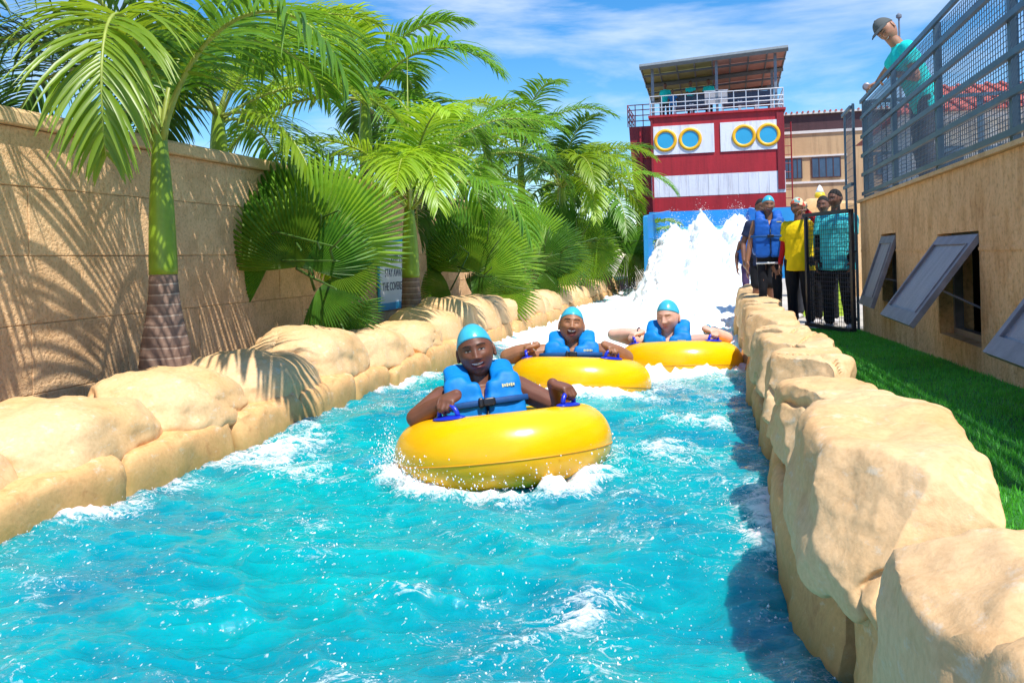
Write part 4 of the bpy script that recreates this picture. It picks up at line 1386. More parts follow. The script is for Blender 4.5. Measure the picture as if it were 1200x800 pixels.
# ------------------------------------------------------------------ tan annex with brown band
ax = empty('annex_building', (0, 43, 0), label='tan annex with dark brown band and blue windows beside the tower', cat='building')
M['annex'] = painted('tan annex plaster', (0.55, 0.37, 0.20), 0.07)
M['brown_band'] = painted('dark brown cladding', (0.075, 0.030, 0.035), 0.2)
M['trim_white'] = plain('off white trim', (0.68, 0.66, 0.64), 0.6, 0.06)
M['blue_glass'] = plain('dark blue glass', (0.05, 0.09, 0.16), 0.08, 0.3, 1.5)
M['roof_red'] = plain('dull red roof tile', (0.46, 0.10, 0.07), 0.7, 0.2, 3)
q = MB(); q.lohi((2.6, 0.05, -0.9), (12, 8, 6.85)); q.build('wall', M['annex'], ax)
q = MB(); q.lohi((2.62, 0.0, 6.99), (12.02, 8, 7.75)); q.build('band', M['brown_band'], ax)
for z0, z1 in ((6.853, 6.985), (5.72, 5.80), (4.47, 4.57)):
    q = MB(); q.lohi((2.6, -0.02, z0), (12.0 if z0 > 6 else 5.9, 0.06 if z0 < 6 else 8, z1)); q.build('trim', M['trim_white'], ax)
q = MB(); q.lohi((2.6, -0.15, 7.755), (12.1, 8, 7.83)); q.build('eave', M['trim_white'], ax)
q = MB()
for x in np.arange(2.7, 12, 0.25):
    q.rod((x, -0.18, 7.86), (x, 8, 8.0), 0.05, 6)
q.build('roof', M['roof_red'], ax)
for x0, x1 in ((3.05, 3.86), (4.32, 5.60), (7.2, 8.5)):
    wv = empty('window', ((x0 + x1) / 2, 0, 4.75)); wv.parent = ax
    w = (x1 - x0) / 2
    npane = 4
    for k in range(npane):
        q = MB(); q.lohi((-w + 2 * w * k / npane + 0.02, 0.0, 0.0), (-w + 2 * w * (k + 1) / npane - 0.02, 0.04, 0.90)); q.build('pane', M['blue_glass'], wv)
    q = MB()
    for k in range(npane + 1):
        q.lohi((-w + 2 * w * k / npane - 0.02, -0.02, 0), (-w + 2 * w * k / npane + 0.02, 0.03, 0.9))
    q.lohi((-w - 0.02, -0.021, 0.9), (w + 0.02, 0.03, 0.94)); q.lohi((-w - 0.02, -0.021, -0.04), (w + 0.02, 0.03, 0))
    q.build('frame', M['brown_band'], wv)
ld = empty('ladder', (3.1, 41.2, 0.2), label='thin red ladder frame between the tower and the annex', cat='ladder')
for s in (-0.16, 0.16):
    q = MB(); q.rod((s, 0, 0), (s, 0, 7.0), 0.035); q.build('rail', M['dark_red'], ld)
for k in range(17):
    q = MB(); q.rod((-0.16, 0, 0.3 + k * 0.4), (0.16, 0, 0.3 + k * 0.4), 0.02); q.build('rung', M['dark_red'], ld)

# tan rock parapet behind the queue with a yellow and white finial
pw = empty('rock_parapet', (3.2, 19.5, 0.26), label='tan rock parapet behind the queue below the annex', cat='wall')
for k in range(7):
    stone('parapet_stone', (-1.45 + k * 0.62, -0.3, -0.4), (-0.80 + k * 0.62, 0.3, 1.98 + (0.12, 0.05, -0.03, 0.06, 0.10, 0.02, 0.08)[k]), 900 + k, M['cap'], pw, p=12, amp=0.06, n=8)
fn = empty('finial', (2.10, 19.45, 2.30), label='yellow bulb with white tip standing on the rock parapet', cat='ornament')
q = MB(); q.lathe([(0.03, -0.02), (0.045, 0.02), (0.10, 0.06), (0.115, 0.13), (0.09, 0.20)], 16); q.build('bulb', plain('yellow bulb', (0.75, 0.55, 0.02), 0.4), fn, True)
q = MB(); q.lathe([(0.088, 0.20), (0.07, 0.25), (0.04, 0.32), (0.008, 0.36)], 16); q.build('tip', M['white_board'], fn, True)
q = MB(); q.lathe([(0.05, -0.08), (0.06, -0.02)], 12); q.build('foot', M['sign_blue'], fn, True)
lm_ = empty('lime_board', (1.62, 13.6, 0.26), R(0), label='lime green board with orange and white bands behind the legs of the queue', cat='board')
q = MB(); q.lohi((-0.5, 0, 0), (0.25, 0.05, 0.62)); q.build('lime_part', plain('lime paint', (0.42, 0.62, 0.05), 0.5), lm_)
q = MB(); q.lohi((-0.5, 0, 0.622), (0.25, 0.05, 0.76)); q.build('orange_part', plain('orange paint', (0.80, 0.28, 0.03), 0.5), lm_)
q = MB(); q.lohi((-0.5, 0, 0.762), (0.25, 0.05, 1.05)); q.build('white_part', M['white_board'], lm_)

# ------------------------------------------------------------------ red roofed pavilion and mast behind the fence
pv = empty('pavilion', (7.6, 23, 0), label='pale pavilion with red tiled hip roof behind the steel fence', cat='pavilion')
q = MB(); q.lohi((-2.9, 0.4, -0.9), (6, 6, 2.2)); q.build('base_wall', plain('pale grey plaster', (0.52, 0.53, 0.56), 0.7), pv)
q = MB(); q.lohi((-2.6, 1.6, 2.2), (6, 6, 4.4)); q.build('wall', M['trim_white'], pv)
for k in range(5):
    x = -2.6 + k * 1.7
    q = MB(); q.lohi((x - 0.08, 0.6, 2.2), (x + 0.08, 0.76, 4.45)); q.build('post', M['trim_white'], pv)
    q = MB(); q.lohi((x + 0.35, 1.56, 2.5), (x + 1.25, 1.60, 3.9)); q.build('window', M['blue_glass'], pv)
q = MB(); q.lohi((-3.1, 0.1, 4.40), (6.4, 6.4, 4.60)); q.build('fascia', M['trim_white'], pv)
q = MB()
q.add([(-3.3, -0.1, 4.603), (6.6, -0.1, 4.603), (6.6, 6.6, 4.603), (-3.3, 6.6, 4.603), (-1.9, 3.2, 5.75), (5.2, 3.2, 5.75)], [(0, 1, 5, 4), (1, 2, 5), (2, 3, 4, 5), (3, 0, 4), (3, 2, 1, 0)])
hr = q.build('roof', M['roof_red'], pv)
q = MB()
for k in range(28):
    u = k / 27
    x = -3.2 + 9.7 * u
    xt = -1.9 + 7.1 * np.clip((x + 1.9) / 7.1, 0, 1)
    zt = 5.75 if -1.9 <= x <= 5.2 else 4.62 + 1.13 * (1 - min(1, (abs(x - 1.65) - 3.55) / 1.4))
    yt = -0.1 + 3.3 * (zt - 4.603) / 1.147
    q.rod((x, -0.12, 4.63), (x, yt, zt + 0.02), 0.06, 5)
q.build('tile_row', M['roof_red'], hr)
an_ = empty('mast', (5.81, 30, 0), label='thin grey mast against the sky beside the capped man', cat='mast')
q = MB(); q.rod((0, 0, -0.9), (0, 0, 8.75), 0.045, 8, r2=0.03); q.build('pole', M['grey_post'], an_)
q = MB(); q.lathe([(0.02, 8.70), (0.09, 8.75), (0.09, 8.83), (0.02, 8.9)], 10); q.build('lamp', M['grey_post'], an_)
# ------------------------------------------------------------------ people
def skin_mat(name, col, rough=0.5):
    m, n, l, b = new_mat(name)
    t = tex(n, l, 'noise', 9, 5)
    r = ramp(n, [(0.3, tuple(c * 0.82 for c in col)), (0.7, tuple(min(1, c * 1.16) for c in col))])
    l.new(t.outputs[0], r.inputs[0]); l.new(r.outputs[0], b.inputs['Base Color'])
    b.inputs['Roughness'].default_value = rough
    b.inputs['Subsurface Weight'].default_value = 0.12
    b.inputs['Subsurface Radius'].default_value = (0.010, 0.004, 0.002)
    b.inputs['Subsurface Scale'].default_value = 1.0
    t2 = tex(n, l, 'noise', 140, 3)
    bump(n, l, b, t2.outputs[0], 0.12, 0.004)
    return m
SK = {'deep': skin_mat('deep brown skin', (0.165, 0.062, 0.034)), 'brown': skin_mat('brown skin', (0.33, 0.145, 0.072)), 'dark': skin_mat('dark skin', (0.18, 0.080, 0.050)),
      'fair': skin_mat('very fair skin', (0.72, 0.42, 0.32), 0.5), 'mid': skin_mat('mid brown skin', (0.27, 0.12, 0.065)), 'tan': skin_mat('light brown skin', (0.36, 0.17, 0.10))}
LIP = {'deep': plain('dark lip', (0.17, 0.045, 0.04), 0.35), 'brown': plain('brown lip', (0.30, 0.075, 0.06), 0.35), 'dark': plain('very dark lip', (0.085, 0.03, 0.026), 0.4),
       'fair': plain('pink lip', (0.62, 0.22, 0.18), 0.4), 'mid': plain('mid lip', (0.22, 0.06, 0.05), 0.35), 'tan': plain('rose lip', (0.32, 0.09, 0.07), 0.35)}
M['eye_white'] = plain('eye white', (0.42, 0.39, 0.36), 0.2, 0.02)
M['iris'] = plain('dark iris', (0.02, 0.012, 0.008), 0.12, 0.02)
M['teeth'] = plain('teeth', (0.80, 0.77, 0.70), 0.25, 0.02)
M['mouth'] = plain('open mouth', (0.10, 0.012, 0.012), 0.6, 0.1)
M['hair'] = plain('short black hair', (0.012, 0.010, 0.010), 0.8, 0.3, 40, bmp=0.8, bscale=260)
M['fair_brow'] = plain('sandy brow', (0.52, 0.30, 0.16), 0.7)

def gauss(x, z, cx, cz, sx, sz):
    return np.exp(-((x - cx) / sx) ** 2 - ((z - cz) / sz) ** 2)

def head_point(nv, feat=True, opened=0.0, plump=0.0):
    nx_, ny_, nz_ = nv[:, 0], nv[:, 1], nv[:, 2]
    t = np.clip(-nz_, 0, 1)
    tu = np.clip(nz_, 0, 1)
    wx = 1 - 0.24 * t ** 2.0 - 0.05 * tu ** 2 + plump * 0.10 * np.exp(-((nz_ + 0.45) / 0.35) ** 2)
    fy = np.where(ny_ < 0, 1 - 0.05 * t ** 2, 1 - 0.42 * t ** 1.4)
    sgn = np.sign(nx_)
    x = 0.081 * sgn * np.abs(nx_) ** 0.94 * wx
    y = 0.098 * ny_ * fy
    z = 0.119 * nz_ - 0.010 * opened * t ** 2
    y = np.where((ny_ < 0), y * (1 - 0.05 * np.abs(nx_)), y)
    if feat:
        w = np.clip(-ny_ * 1.8, 0, 1)
        d = 0
        ax_ = np.abs(x)
        nt = np.clip((0.020 - z) / 0.058, 0, 1)
        d = d + 0.023 * np.exp(-(x / (0.0075 + 0.0055 * nt)) ** 2) * nt ** 1.2 * (z < 0.024) * sstep(-0.047, -0.036, z)     # nose bridge to tip
        d = d + 0.010 * gauss(ax_, z, 0.0155, -0.037, 0.0085, 0.008)                                                   # nostril wings
        d = d - 0.0105 * gauss(ax_, z, 0.031, 0.002, 0.019, 0.0125)                                                    # eye sockets
        d = d + 0.0055 * gauss(ax_, z, 0.030, 0.001, 0.014, 0.0075)                                                    # eyeball bulge
        d = d + 0.0050 * gauss(ax_, z, 0.028, 0.024, 0.024, 0.008)                                                     # brow
        d = d + 0.0070 * gauss(ax_, z, 0.046, -0.028, 0.020, 0.018) * (1 + plump)                                      # cheeks
        mz = -0.064
        d = d + 0.0070 * gauss(x, z, 0, mz + 0.008 + 0.004 * opened, 0.024, 0.0060)
        d = d + 0.0080 * gauss(x, z, 0, mz - 0.009 - 0.010 * opened, 0.021, 0.0065)
        d = d - 0.0075 * gauss(x, z, 0, mz - 0.003 * opened, 0.023, 0.0035 + 0.006 * opened)
        d = d - 0.0035 * gauss(x, z, 0, mz - 0.024 - 0.010 * opened, 0.018, 0.006)
        d = d + 0.0070 * gauss(x, z, 0, -0.103, 0.022, 0.014)
        d = d + 0.0020 * gauss(x, z, 0, 0.062, 0.05, 0.03)
        y = y - d * w
    return np.stack([x, y, z], -1)

def sphere_dirs(n, m):
    th = np.arange(n) / n * 2 * PI
    ph = (np.arange(m + 1) / m - 0.5) * PI
    P, T = np.meshgrid(ph, th, indexing='ij')
    d = np.stack([np.cos(P) * np.cos(T), np.cos(P) * np.sin(T), np.sin(P)], -1).reshape(-1, 3)
    f = [(i * n + j, i * n + (j + 1) % n, (i + 1) * n + (j + 1) % n, (i + 1) * n + j) for i in range(m) for j in range(n)]
    return d, f

def face_patch(dense, outline, off, mi, mb, rings=3):
    """a thin patch hugging the front of the head; outline = list of (x, z)"""
    o = np.array(outline)
    c = o.mean(0)
    pts = [c]
    for k in range(1, rings + 1):
        pts += list(c + (o - c) * k / rings)
    pts = np.array(pts)
    front = dense[dense[:, 1] < -0.02]
    ys = []
    for p in pts:
        dd = (front[:, 0] - p[0]) ** 2 + (front[:, 2] - p[1]) ** 2
        ix = np.argsort(dd)[:4]
        w = 1 / (dd[ix] + 1e-7)
        ys.append((front[ix, 1] * w).sum() / w.sum())
    V = np.stack([pts[:, 0], np.array(ys) - off, pts[:, 1]], -1)
    m_ = len(o)
    F = [(0, 1 + (j + 1) % m_, 1 + j) for j in range(m_)]
    for k in range(rings - 1):
        a = 1 + k * m_
        F += [(a + j, a + (j + 1) % m_, a + m_ + (j + 1) % m_, a + m_ + j) for j in range(m_)]
    mb.add(V, F, mi)

def oval(cx, cz, rx, rz, n=14, top=1.0, bot=1.0, bow=0.0):
    out = []
    for k in range(n):
        a = 2 * PI * k / n
        x, z = math.cos(a), math.sin(a)
        zz = z * (top if z > 0 else bot)
        out.append((cx + rx * x, cz + rz * zz + bow * x * x))
    return out

def ik(S, W, l1, l2, pole):
    S, W, pole = np.array(S, float), np.array(W, float), np.array(pole, float)
    d = W - S
    L = min(np.linalg.norm(d), (l1 + l2) * 0.999)
    u = d / (np.linalg.norm(d) + 1e-9)
    a = (l1 * l1 - l2 * l2 + L * L) / (2 * L)
    h = math.sqrt(max(0, l1 * l1 - a * a))
    pp = pole - u * np.dot(pole, u)
    pp /= np.linalg.norm(pp) + 1e-9
    return S + u * a + pp * h, S + u * L

def unit(v):
    v = np.array(v, float)
    return v / (np.linalg.norm(v) + 1e-12)

def hand(mb, wrist, fd, pn, curl, side, k=1.0):
    """palm, four unequal fingers that bend towards the palm, a thumb from the palm's side"""
    fd = unit(fd)
    pn = unit(np.array(pn) - fd * np.dot(pn, fd))
    sd = np.cross(pn, fd) * side            # towards the thumb
    w = np.array(wrist, float)
    rot = Matrix([list(fd), list(sd), list(pn)]).transposed()
    mb.sbox(w + fd * 0.048 * k, (0.100 * k, 0.080 * k, 0.032 * k), 3.2, rot.to_quaternion(), 6)
    for i, (off, L) in enumerate(((0.0315, 0.078), (0.0105, 0.088), (-0.0105, 0.082), (-0.0315, 0.064))):
        p = w + fd * (0.092 - abs(off - 0.008) * 0.22) * k + sd * off * k
        a = 0.0
        for j, fr in enumerate((0.46, 0.30, 0.24)):
            a += curl[min(j, len(curl) - 1)] * (1 + 0.08 * i)
            d = fd * math.cos(a) + pn * math.sin(a)
            q = p + d * L * fr * k
            mb.capsule(p, q, (0.0088 - 0.0006 * j) * k, (0.0083 - 0.0008 * j) * k, 8)
            p = q
    p = w + fd * 0.022 * k + sd * 0.034 * k
    d1 = unit(fd * 0.65 + sd * 0.75 + pn * 0.25)
    q = p + d1 * 0.042 * k
    mb.capsule(p, q, 0.0135 * k, 0.0110 * k, 8)
    d2 = unit(fd * 0.85 - sd * 0.15 + pn * (0.35 + 0.6 * curl[0]))
    mb.capsule(q, q + d2 * 0.034 * k, 0.0108 * k, 0.0090 * k, 8)

class Person:
    def __init__(self, label, loc, yaw, H=1.72, skin='brown', lean=(0, 0), twist=0, head=(0, 0, 0), pelvis=0.90, legs='stand', arms=None, voxel=0.010, build=1.0, face='calm', opened=0.0, plump=0.0,
                 group=None, step=0.0, headoff=(0, 0, 0), hs=1.0, shw=1.0):
        self.skin = skin
        self.s = H / 1.74
        self.build_ = build
        pz = np.array([0, 0, pelvis])
        Rt = np.array((Matrix.Rotation(R(twist), 3, 'Z') @ Matrix.Rotation(R(lean[0]), 3, 'X') @ Matrix.Rotation(R(lean[1]), 3, 'Y')))
        self.Rt, self.pz = Rt, pz
        self.T4 = Matrix.Translation(pz) @ Matrix(Rt.tolist()).to_4x4()
        tp = lambda p: Rt @ np.array(p, float) + pz
        self.tp = tp
        mb = MB()
        rq = Matrix(Rt.tolist()).to_quaternion()
        w = build
        for c, s_ in (((0, 0, 0.04), (0.160 * w, 0.115 * w, 0.12)), ((0, 0, 0.20), (0.140 * w, 0.102 * w, 0.15)), ((0, 0.0, 0.36), (0.163 * w, 0.115 * w, 0.165))):
            mb.ell(tp(c), s_, rq)
        mb.capsule(tp((-0.125 * w, 0.01, 0.475)), tp((0.125 * w, 0.01, 0.475)), 0.062, 0.062)
        mb.capsule(tp((0, 0.012, 0.47)), tp((0, -0.004, 0.60)), 0.068 * w, 0.054 * (0.6 + 0.4 * w))
        hc = tp((0 + headoff[0], -0.026 + headoff[1], 0.725 + headoff[2]))
        mb.capsule(tp((0, -0.002, 0.55)), hc + np.array([0, 0.022, -0.055]), 0.054 * (0.6 + 0.4 * w), 0.055)
        # arms
        self.el, self.wr, self.sh = {}, {}, {}
        arms = arms or {}
        for sd in (-1, 1):
            S = tp((0.172 * w * sd * shw, 0.005, 0.472))
            a = arms.get(sd, {})
            W = np.array(a.get('w', (0.265 * sd * w, -0.05, pelvis - 0.03)), float)
            E, W = ik(S, W, 0.285, 0.25, a.get('pole', (0.5 * sd, 0.9, -0.2)))
            ua = 0.048 * (0.5 + 0.5 * w) * a.get('fat', 1.0)
            mb.capsule(S, E, ua * 1.14, ua * 0.84)
            mb.capsule(E, E * 0.62 + W * 0.38, ua * 0.84, ua * 0.80)
            mb.capsule(E * 0.62 + W * 0.38, W, ua * 0.80, 0.027)
            fdv = a.get('f', W - E)
            hand(mb, W, fdv, a.get('p', (-sd, 0.15, 0)), a.get('curl', (0.35, 0.4, 0.3)), a.get('thumb', 1 if sd > 0 else -1) , a.get('k', 1.0))
            self.sh[sd], self.el[sd], self.wr[sd] = S, E, W
        # legs
        self.legs = {}
        for sd in (-1, 1):
            hp = pz + np.array([0.088 * sd * w, 0, 0.0])
            if legs == 'stand':
                st = step * sd
                kn = pz + np.array([0.096 * sd * w, -0.025 - st * 0.5, -0.425])
                an = np.array([0.105 * sd * w, 0.03 - st, 0.075])
                toe = an + np.array([0.03 * sd, -0.17, -0.045])
                heel = an + np.array([0, 0.045, -0.045])
            else:                                   # sunk in the ring's hole, knees bent under water
                kn = pz + np.array([0.085 * sd, -0.07, -0.36])
                an = kn + np.array([0.0, 0.10, -0.36])
                toe = an + np.array([0.0, -0.15, -0.06])
                heel = an + np.array([0, 0.04, -0.04])
            mb.capsule(hp, kn, 0.083 * w, 0.054 * (0.5 + 0.5 * w))
            mb.capsule(kn, kn * 0.6 + an * 0.4, 0.052, 0.054)
            mb.capsule(kn * 0.6 + an * 0.4, an, 0.054, 0.036)
            mb.capsule(heel, toe, 0.036, 0.030)
            self.legs[sd] = (hp, kn, an, heel, toe)
        v, f = remesh(mb, voxel, 3)
        # head
        Hm = Matrix.Translation(hc) @ Matrix(Rt.tolist()).to_4x4() @ Euler((R(head[0]), R(head[1]), R(head[2])), 'ZXY').to_matrix().to_4x4() @ Matrix.Scale(hs, 4)
        self.Hm = Hm
        hi = voxel < 0.009
        nd, nf = sphere_dirs(84 if hi else 44, 74 if hi else 40)
        hv = head_point(nd, True, opened, plump)
        self.opened, self.plump = opened, plump
        A = np.array(Hm)
        tr = lambda p: p @ A[:3, :3].T + A[:3, 3]
        ears = MB()
        for sd in (-1, 1):
            ears.ell((0.081 * sd, 0.012, -0.008), (0.010, 0.019, 0.032), Euler((R(-8), 0, R(18 * sd))), 12, 8)
            ears.ell((0.085 * sd, 0.004, -0.030), (0.008, 0.010, 0.012), None, 8, 6)
        n0 = len(v)
        V = np.concatenate([v, tr(hv), tr(ears.verts())])
        F = list(f) + [tuple(i + n0 for i in q) for q in nf] + [tuple(i + n0 + len(hv) for i in q) for q in ears.f]
        body = mesh_obj('person', V * self.s, F, SK[skin], None, True)
        body.location = loc
        body.rotation_euler = (0, 0, R(yaw))
        tag(body, label, 'person', group)
        self.o = body
        self.voxel = voxel
        # face
        fm = MB()
        sm = {'smile': 0.006, 'laugh': 0.008}.get(face, 0.0)
        mz = -0.064
        lipw = 0.024 + (0.009 if sm else 0)
        mo = opened
        face_patch(hv, oval(0, mz + 0.007 + 0.004 * mo, lipw, 0.0060, 16, 1.0, 0.7, sm), 0.0012, 0, fm)
        face_patch(hv, oval(0, mz - 0.009 - 0.011 * mo, lipw * 0.9, 0.0072, 16, 0.8, 1.1, sm), 0.0012, 0, fm)
        if face in ('smile', 'laugh') or mo > 0:
            face_patch(hv, oval(0, mz - 0.002 - 0.004 * mo, lipw * 0.92, 0.0045 + 0.014 * mo, 16, 1, 1, sm), 0.0022, 1, fm)
            face_patch(hv, oval(0, mz + 0.0015 + 0.0035 * mo, lipw * 0.80, 0.0036 + 0.0016 * mo, 14, 1, 1, sm), 0.0030, 2, fm)
        fo = fm.xform(Matrix.Scale(self.s, 4) @ Hm).build('mouth', [LIP[skin], M['mouth'], M['teeth']], body, True)
        for sd in (-1, 1):
            e = MB()
            cx, cz = 0.0305 * sd, 0.001
            if face in ('closed', 'laugh'):
                e2 = [(cx + 0.0155 * u, cz - 0.004 - 0.004 * (1 - u * u) * (1 if face == 'closed' else -1)) for u in np.linspace(-1, 1, 9)]
                ol = e2 + [(x_, z_ + 0.0028) for x_, z_ in e2[::-1]]
                face_patch(hv, ol, 0.0016, 2, e, 2)
            else:
                nar = 0.46 if face == 'smile' else 0.62
                face_patch(hv, oval(cx, cz, 0.0150, 0.0068 * nar, 14), 0.0010, 0, e)
                face_patch(hv, oval(cx, cz + 0.0005, 0.0062, 0.0064 * nar, 12), 0.0019, 1, e)
                up_ = [(cx + 0.0165 * u, cz + 0.0062 * nar * (1 - u * u) + 0.0002) for u in np.linspace(-1, 1, 9)]
                face_patch(hv, up_ + [(x_, z_ + 0.0030) for x_, z_ in up_[::-1]], 0.0024, 2, e, 2)
            e.xform(Matrix.Scale(self.s, 4) @ Hm).build('eye', [M['eye_white'], M['iris'], M['hair'] if skin != 'fair' else M['fair_brow']], body, True)
            b_ = MB()
            br = [(cx + 0.020 * u + 0.002 * sd, 0.020 + 0.004 * (1 - u * u)) for u in np.linspace(-1, 1, 9)]
            face_patch(hv, br + [(x_, z_ + 0.0034) for x_, z_ in br[::-1]], 0.0016, 0, b_, 2)
            b_.xform(Matrix.Scale(self.s, 4) @ Hm).build('eyebrow', M['hair'] if skin != 'fair' else M['fair_brow'], body, True)

    def put(self, mb, name, mat, parent=None, smooth=True, matrix=None):
        mb.xform(Matrix.Scale(self.s, 4) @ (matrix if matrix is not None else Matrix.Identity(4)))
        return mb.build(name, mat, parent or self.o, smooth)

    def headwear(self, name, mat, lean=0.34, ang=82, grow=1.035, wob=0.0, low=None):
        ax_ = unit((0, lean, 1))
        u = unit(np.cross(ax_, (1, 0, 0)))
        w = np.cross(ax_, u)
        n, m = 48, 20
        D = []
        for i in range(m + 1):
            for j in range(n):
                t = 2 * PI * j / n
                a = R(ang + wob * math.sin(3 * t + 1)) * i / m
                D.append(ax_ * math.cos(a) + (u * math.cos(t) + w * math.sin(t)) * math.sin(a))
        D = np.array(D)
        P = head_point(D, False, 0, 0) * grow
        if wob:
            P = P * (1 + 0.02 * fbm(P * 40, 2, 3))[:, None]
        Pi = head_point(D[-n:], False, 0, 0) * 0.99
        F = [(i * n + j, (i + 1) * n + j, (i + 1) * n + (j + 1) % n, i * n + (j + 1) % n) for i in range(m + 1) for j in range(n)]
        mb = MB()
        mb.add(np.concatenate([P, Pi]), F)
        return self.put(mb, name, mat, matrix=self.Hm)

    def shirt(self, mat, sleeve=0.6, hem=-0.06, loose=1.0, name='shirt', undersleeve=None):
        w = self.build_
        mb = MB()
        tp = self.tp
        rq = Matrix(self.Rt.tolist()).to_quaternion()
        mb.ell(tp((0, 0, 0.36)), (0.182 * w * loose, 0.135 * w * loose, 0.19), rq)
        mb.capsule(tp((-0.130 * w, 0.012, 0.468)), tp((0.130 * w, 0.012, 0.468)), 0.074, 0.074)
        mb.capsule(tp((0, 0.010, 0.45)), tp((0, 0.006, 0.535)), 0.085 * w, 0.064)
        mb.tube([tp((0, 0, 0.44)), tp((0, 0, 0.30)), tp((0, 0, 0.12)), tp((0, 0, hem))], np.array([0.14, 0.165, 0.170, 0.182]) * w * loose, 20, flat=0.76, up=self.Rt @ np.array([0, 1.0, 0]))
        for sd in (-1, 1):
            S, E = self.sh[sd], self.el[sd]
            Wd = S + (E - S) * sleeve
            mb.capsule(S, Wd - unit(E - S) * 0.05, 0.072, 0.068)
            mb.tube([S + (E - S) * 0.3, Wd], [0.068, 0.072], 14)
        v, f = remesh(mb, max(0.009, self.voxel), 3)
        nn = normals(v, f)
        v = v + nn * (0.008 * fbm(v * np.array([9, 9, 5]), 3, 5))[:, None]
        m2 = MB(); m2.add(v, f)
        o = self.put(m2, name, mat)
        if undersleeve:
            for sd in (-1, 1):
                q = MB()
                S, E, W = self.sh[sd], self.el[sd], self.wr[sd]
                q.capsule(S + (E - S) * 0.4, E, 0.052, 0.046); q.capsule(E, W - (W - E) * 0.08, 0.046, 0.034)
                v, f = remesh(q, 0.010, 2)
                m2 = MB(); m2.add(v, f)
                self.put(m2, 'sleeve', undersleeve)
        return o

    def trousers(self, mat, length=1.0, name='trousers', fat=1.0):
        w = self.build_
        mb = MB()
        mb.ell(self.pz + np.array([0, 0, 0.03]), (0.172 * w, 0.128 * w, 0.125))
        for sd in (-1, 1):
            hp, kn, an, heel, toe = self.legs[sd]
            mb.capsule(hp, kn if length > 0.5 else hp + (kn - hp) * length * 2, 0.094 * w * fat, 0.068 * fat * (1 if length > 0.5 else 1.2))
            if length > 0.5:
                e = kn + (an - kn) * (length - 0.5) * 2
                mb.capsule(kn, e - np.array([0, 0, -0.04]), 0.067 * fat, 0.056 * fat)
        v, f = remesh(mb, max(0.010, self.voxel), 3)
        nn = normals(v, f)
        v = v + nn * (0.006 * fbm(v * np.array([10, 10, 6]), 3, 7))[:, None]
        m2 = MB(); m2.add(v, f)
        return self.put(m2, name, mat)

    def swimsuit(self, mat):
        w = self.build_
        q = MB()
        rq = Matrix(self.Rt.tolist()).to_quaternion()
        for c, s_ in (((0, 0, 0.04), (0.168 * w, 0.123 * w, 0.12)), ((0, 0, 0.20), (0.148 * w, 0.110 * w, 0.15)), ((0, 0.0, 0.35), (0.171 * w, 0.123 * w, 0.155))):
            q.ell(self.tp(c), s_, rq)
        v, f = remesh(q, 0.009, 3)
        m2 = MB(); m2.add(v, f)
        self.put(m2, 'swimsuit', mat)

    def shoes(self, mat):
        for sd in (-1, 1):
            hp, kn, an, heel, toe = self.legs[sd]
            q = MB(); q.capsule(heel + (0, 0, 0.005), toe, 0.043, 0.038)
            self.put(q, 'shoe', mat)

    def vest(self, mat, lift=0.03, w=1.0, bz=0.295):
        be = 1.0 if bz < 0.35 else 0.93
        halves = MB()
        for s in (-1, 1):
            q = MB()
            q.sbox((s * 0.094 * w, -0.116, 0.235), (0.200 * w, 0.094, 0.44), 8, Euler((0, 0, s * R(11))), 10)
            q.sbox((s * 0.088 * w, -0.112, 0.40), (0.165 * w, 0.088, 0.24), 7, Euler((0, s * R(4), s * R(9))), 8)
            q.sbox((s * 0.118 * w, -0.104, 0.45), (0.135, 0.084, 0.22), 3.5, Euler((0, s * R(10), s * R(8))), 8)
            q.tube([(s * 0.108, -0.100, 0.46), (s * 0.110, -0.070, 0.535 + lift * 0.6), (s * 0.113, -0.005, 0.572 + lift), (s * 0.108, 0.06, 0.555 + lift * 0.8), (s * 0.095, 0.11, 0.44)], [0.032, 0.030, 0.029, 0.030, 0.032], 16, flat=2.1, up=(1, 0, 0))
            q.sbox((s * 0.178 * w, 0.0, 0.20), (0.085, 0.26, 0.31), 3.0, None, 8)
            q.sbox((s * 0.088 * w, 0.112, 0.27), (0.205 * w, 0.080, 0.48), 4.0, Euler((0, 0, -s * R(10))), 8)
            v, f = remesh(q, 0.009, 6)
            nn = normals(v, f)
            v = v + nn * (0.0035 * fbm(v * 13, 3, 3 + s))[:, None]
            halves.add(v, f)
        vo = self.put(halves, 'life_vest', mat, matrix=self.T4)
        q = MB()
        th = np.linspace(0, 2 * PI, 41)
        q.tube([(0.248 * be * w * math.copysign(abs(math.cos(t)) ** 0.7, math.cos(t)), 0.196 * be * math.copysign(abs(math.sin(t)) ** 0.7, math.sin(t)), bz) for t in th], 0.005, 8, flat=3.2, up=(0, 0, 1), cap=False)
        self.put(q, 'belt', M['vest_dark'], vo, matrix=self.T4)
        q = MB()
        q.sbox((0.01, -0.204 * be, bz), (0.062, 0.024, 0.042), 5, None, 6)
        q.sbox((-0.030, -0.202 * be, bz), (0.022, 0.030, 0.050), 5, None, 6)
        self.put(q, 'buckle', M['black_plastic'], vo, matrix=self.T4)
        q = MB()
        q.tube([(0, -0.180, 0.06), (0, -0.184, 0.16), (0, -0.184, 0.30), (0.0, -0.172, 0.40)], 0.0055, 6)
        self.put(q, 'zip', M['black_plastic'], vo, matrix=self.T4)
        q = MB()
        for k in range(6):
            q.box((0.092 + k * 0.011, -0.1540 + 0.004 * (k / 5), 0.485), (0.008, 0.006, 0.016 - 0.004 * (k % 2)))
        self.put(q, 'logo', M['logo'], vo, False, matrix=self.T4)
        return vo

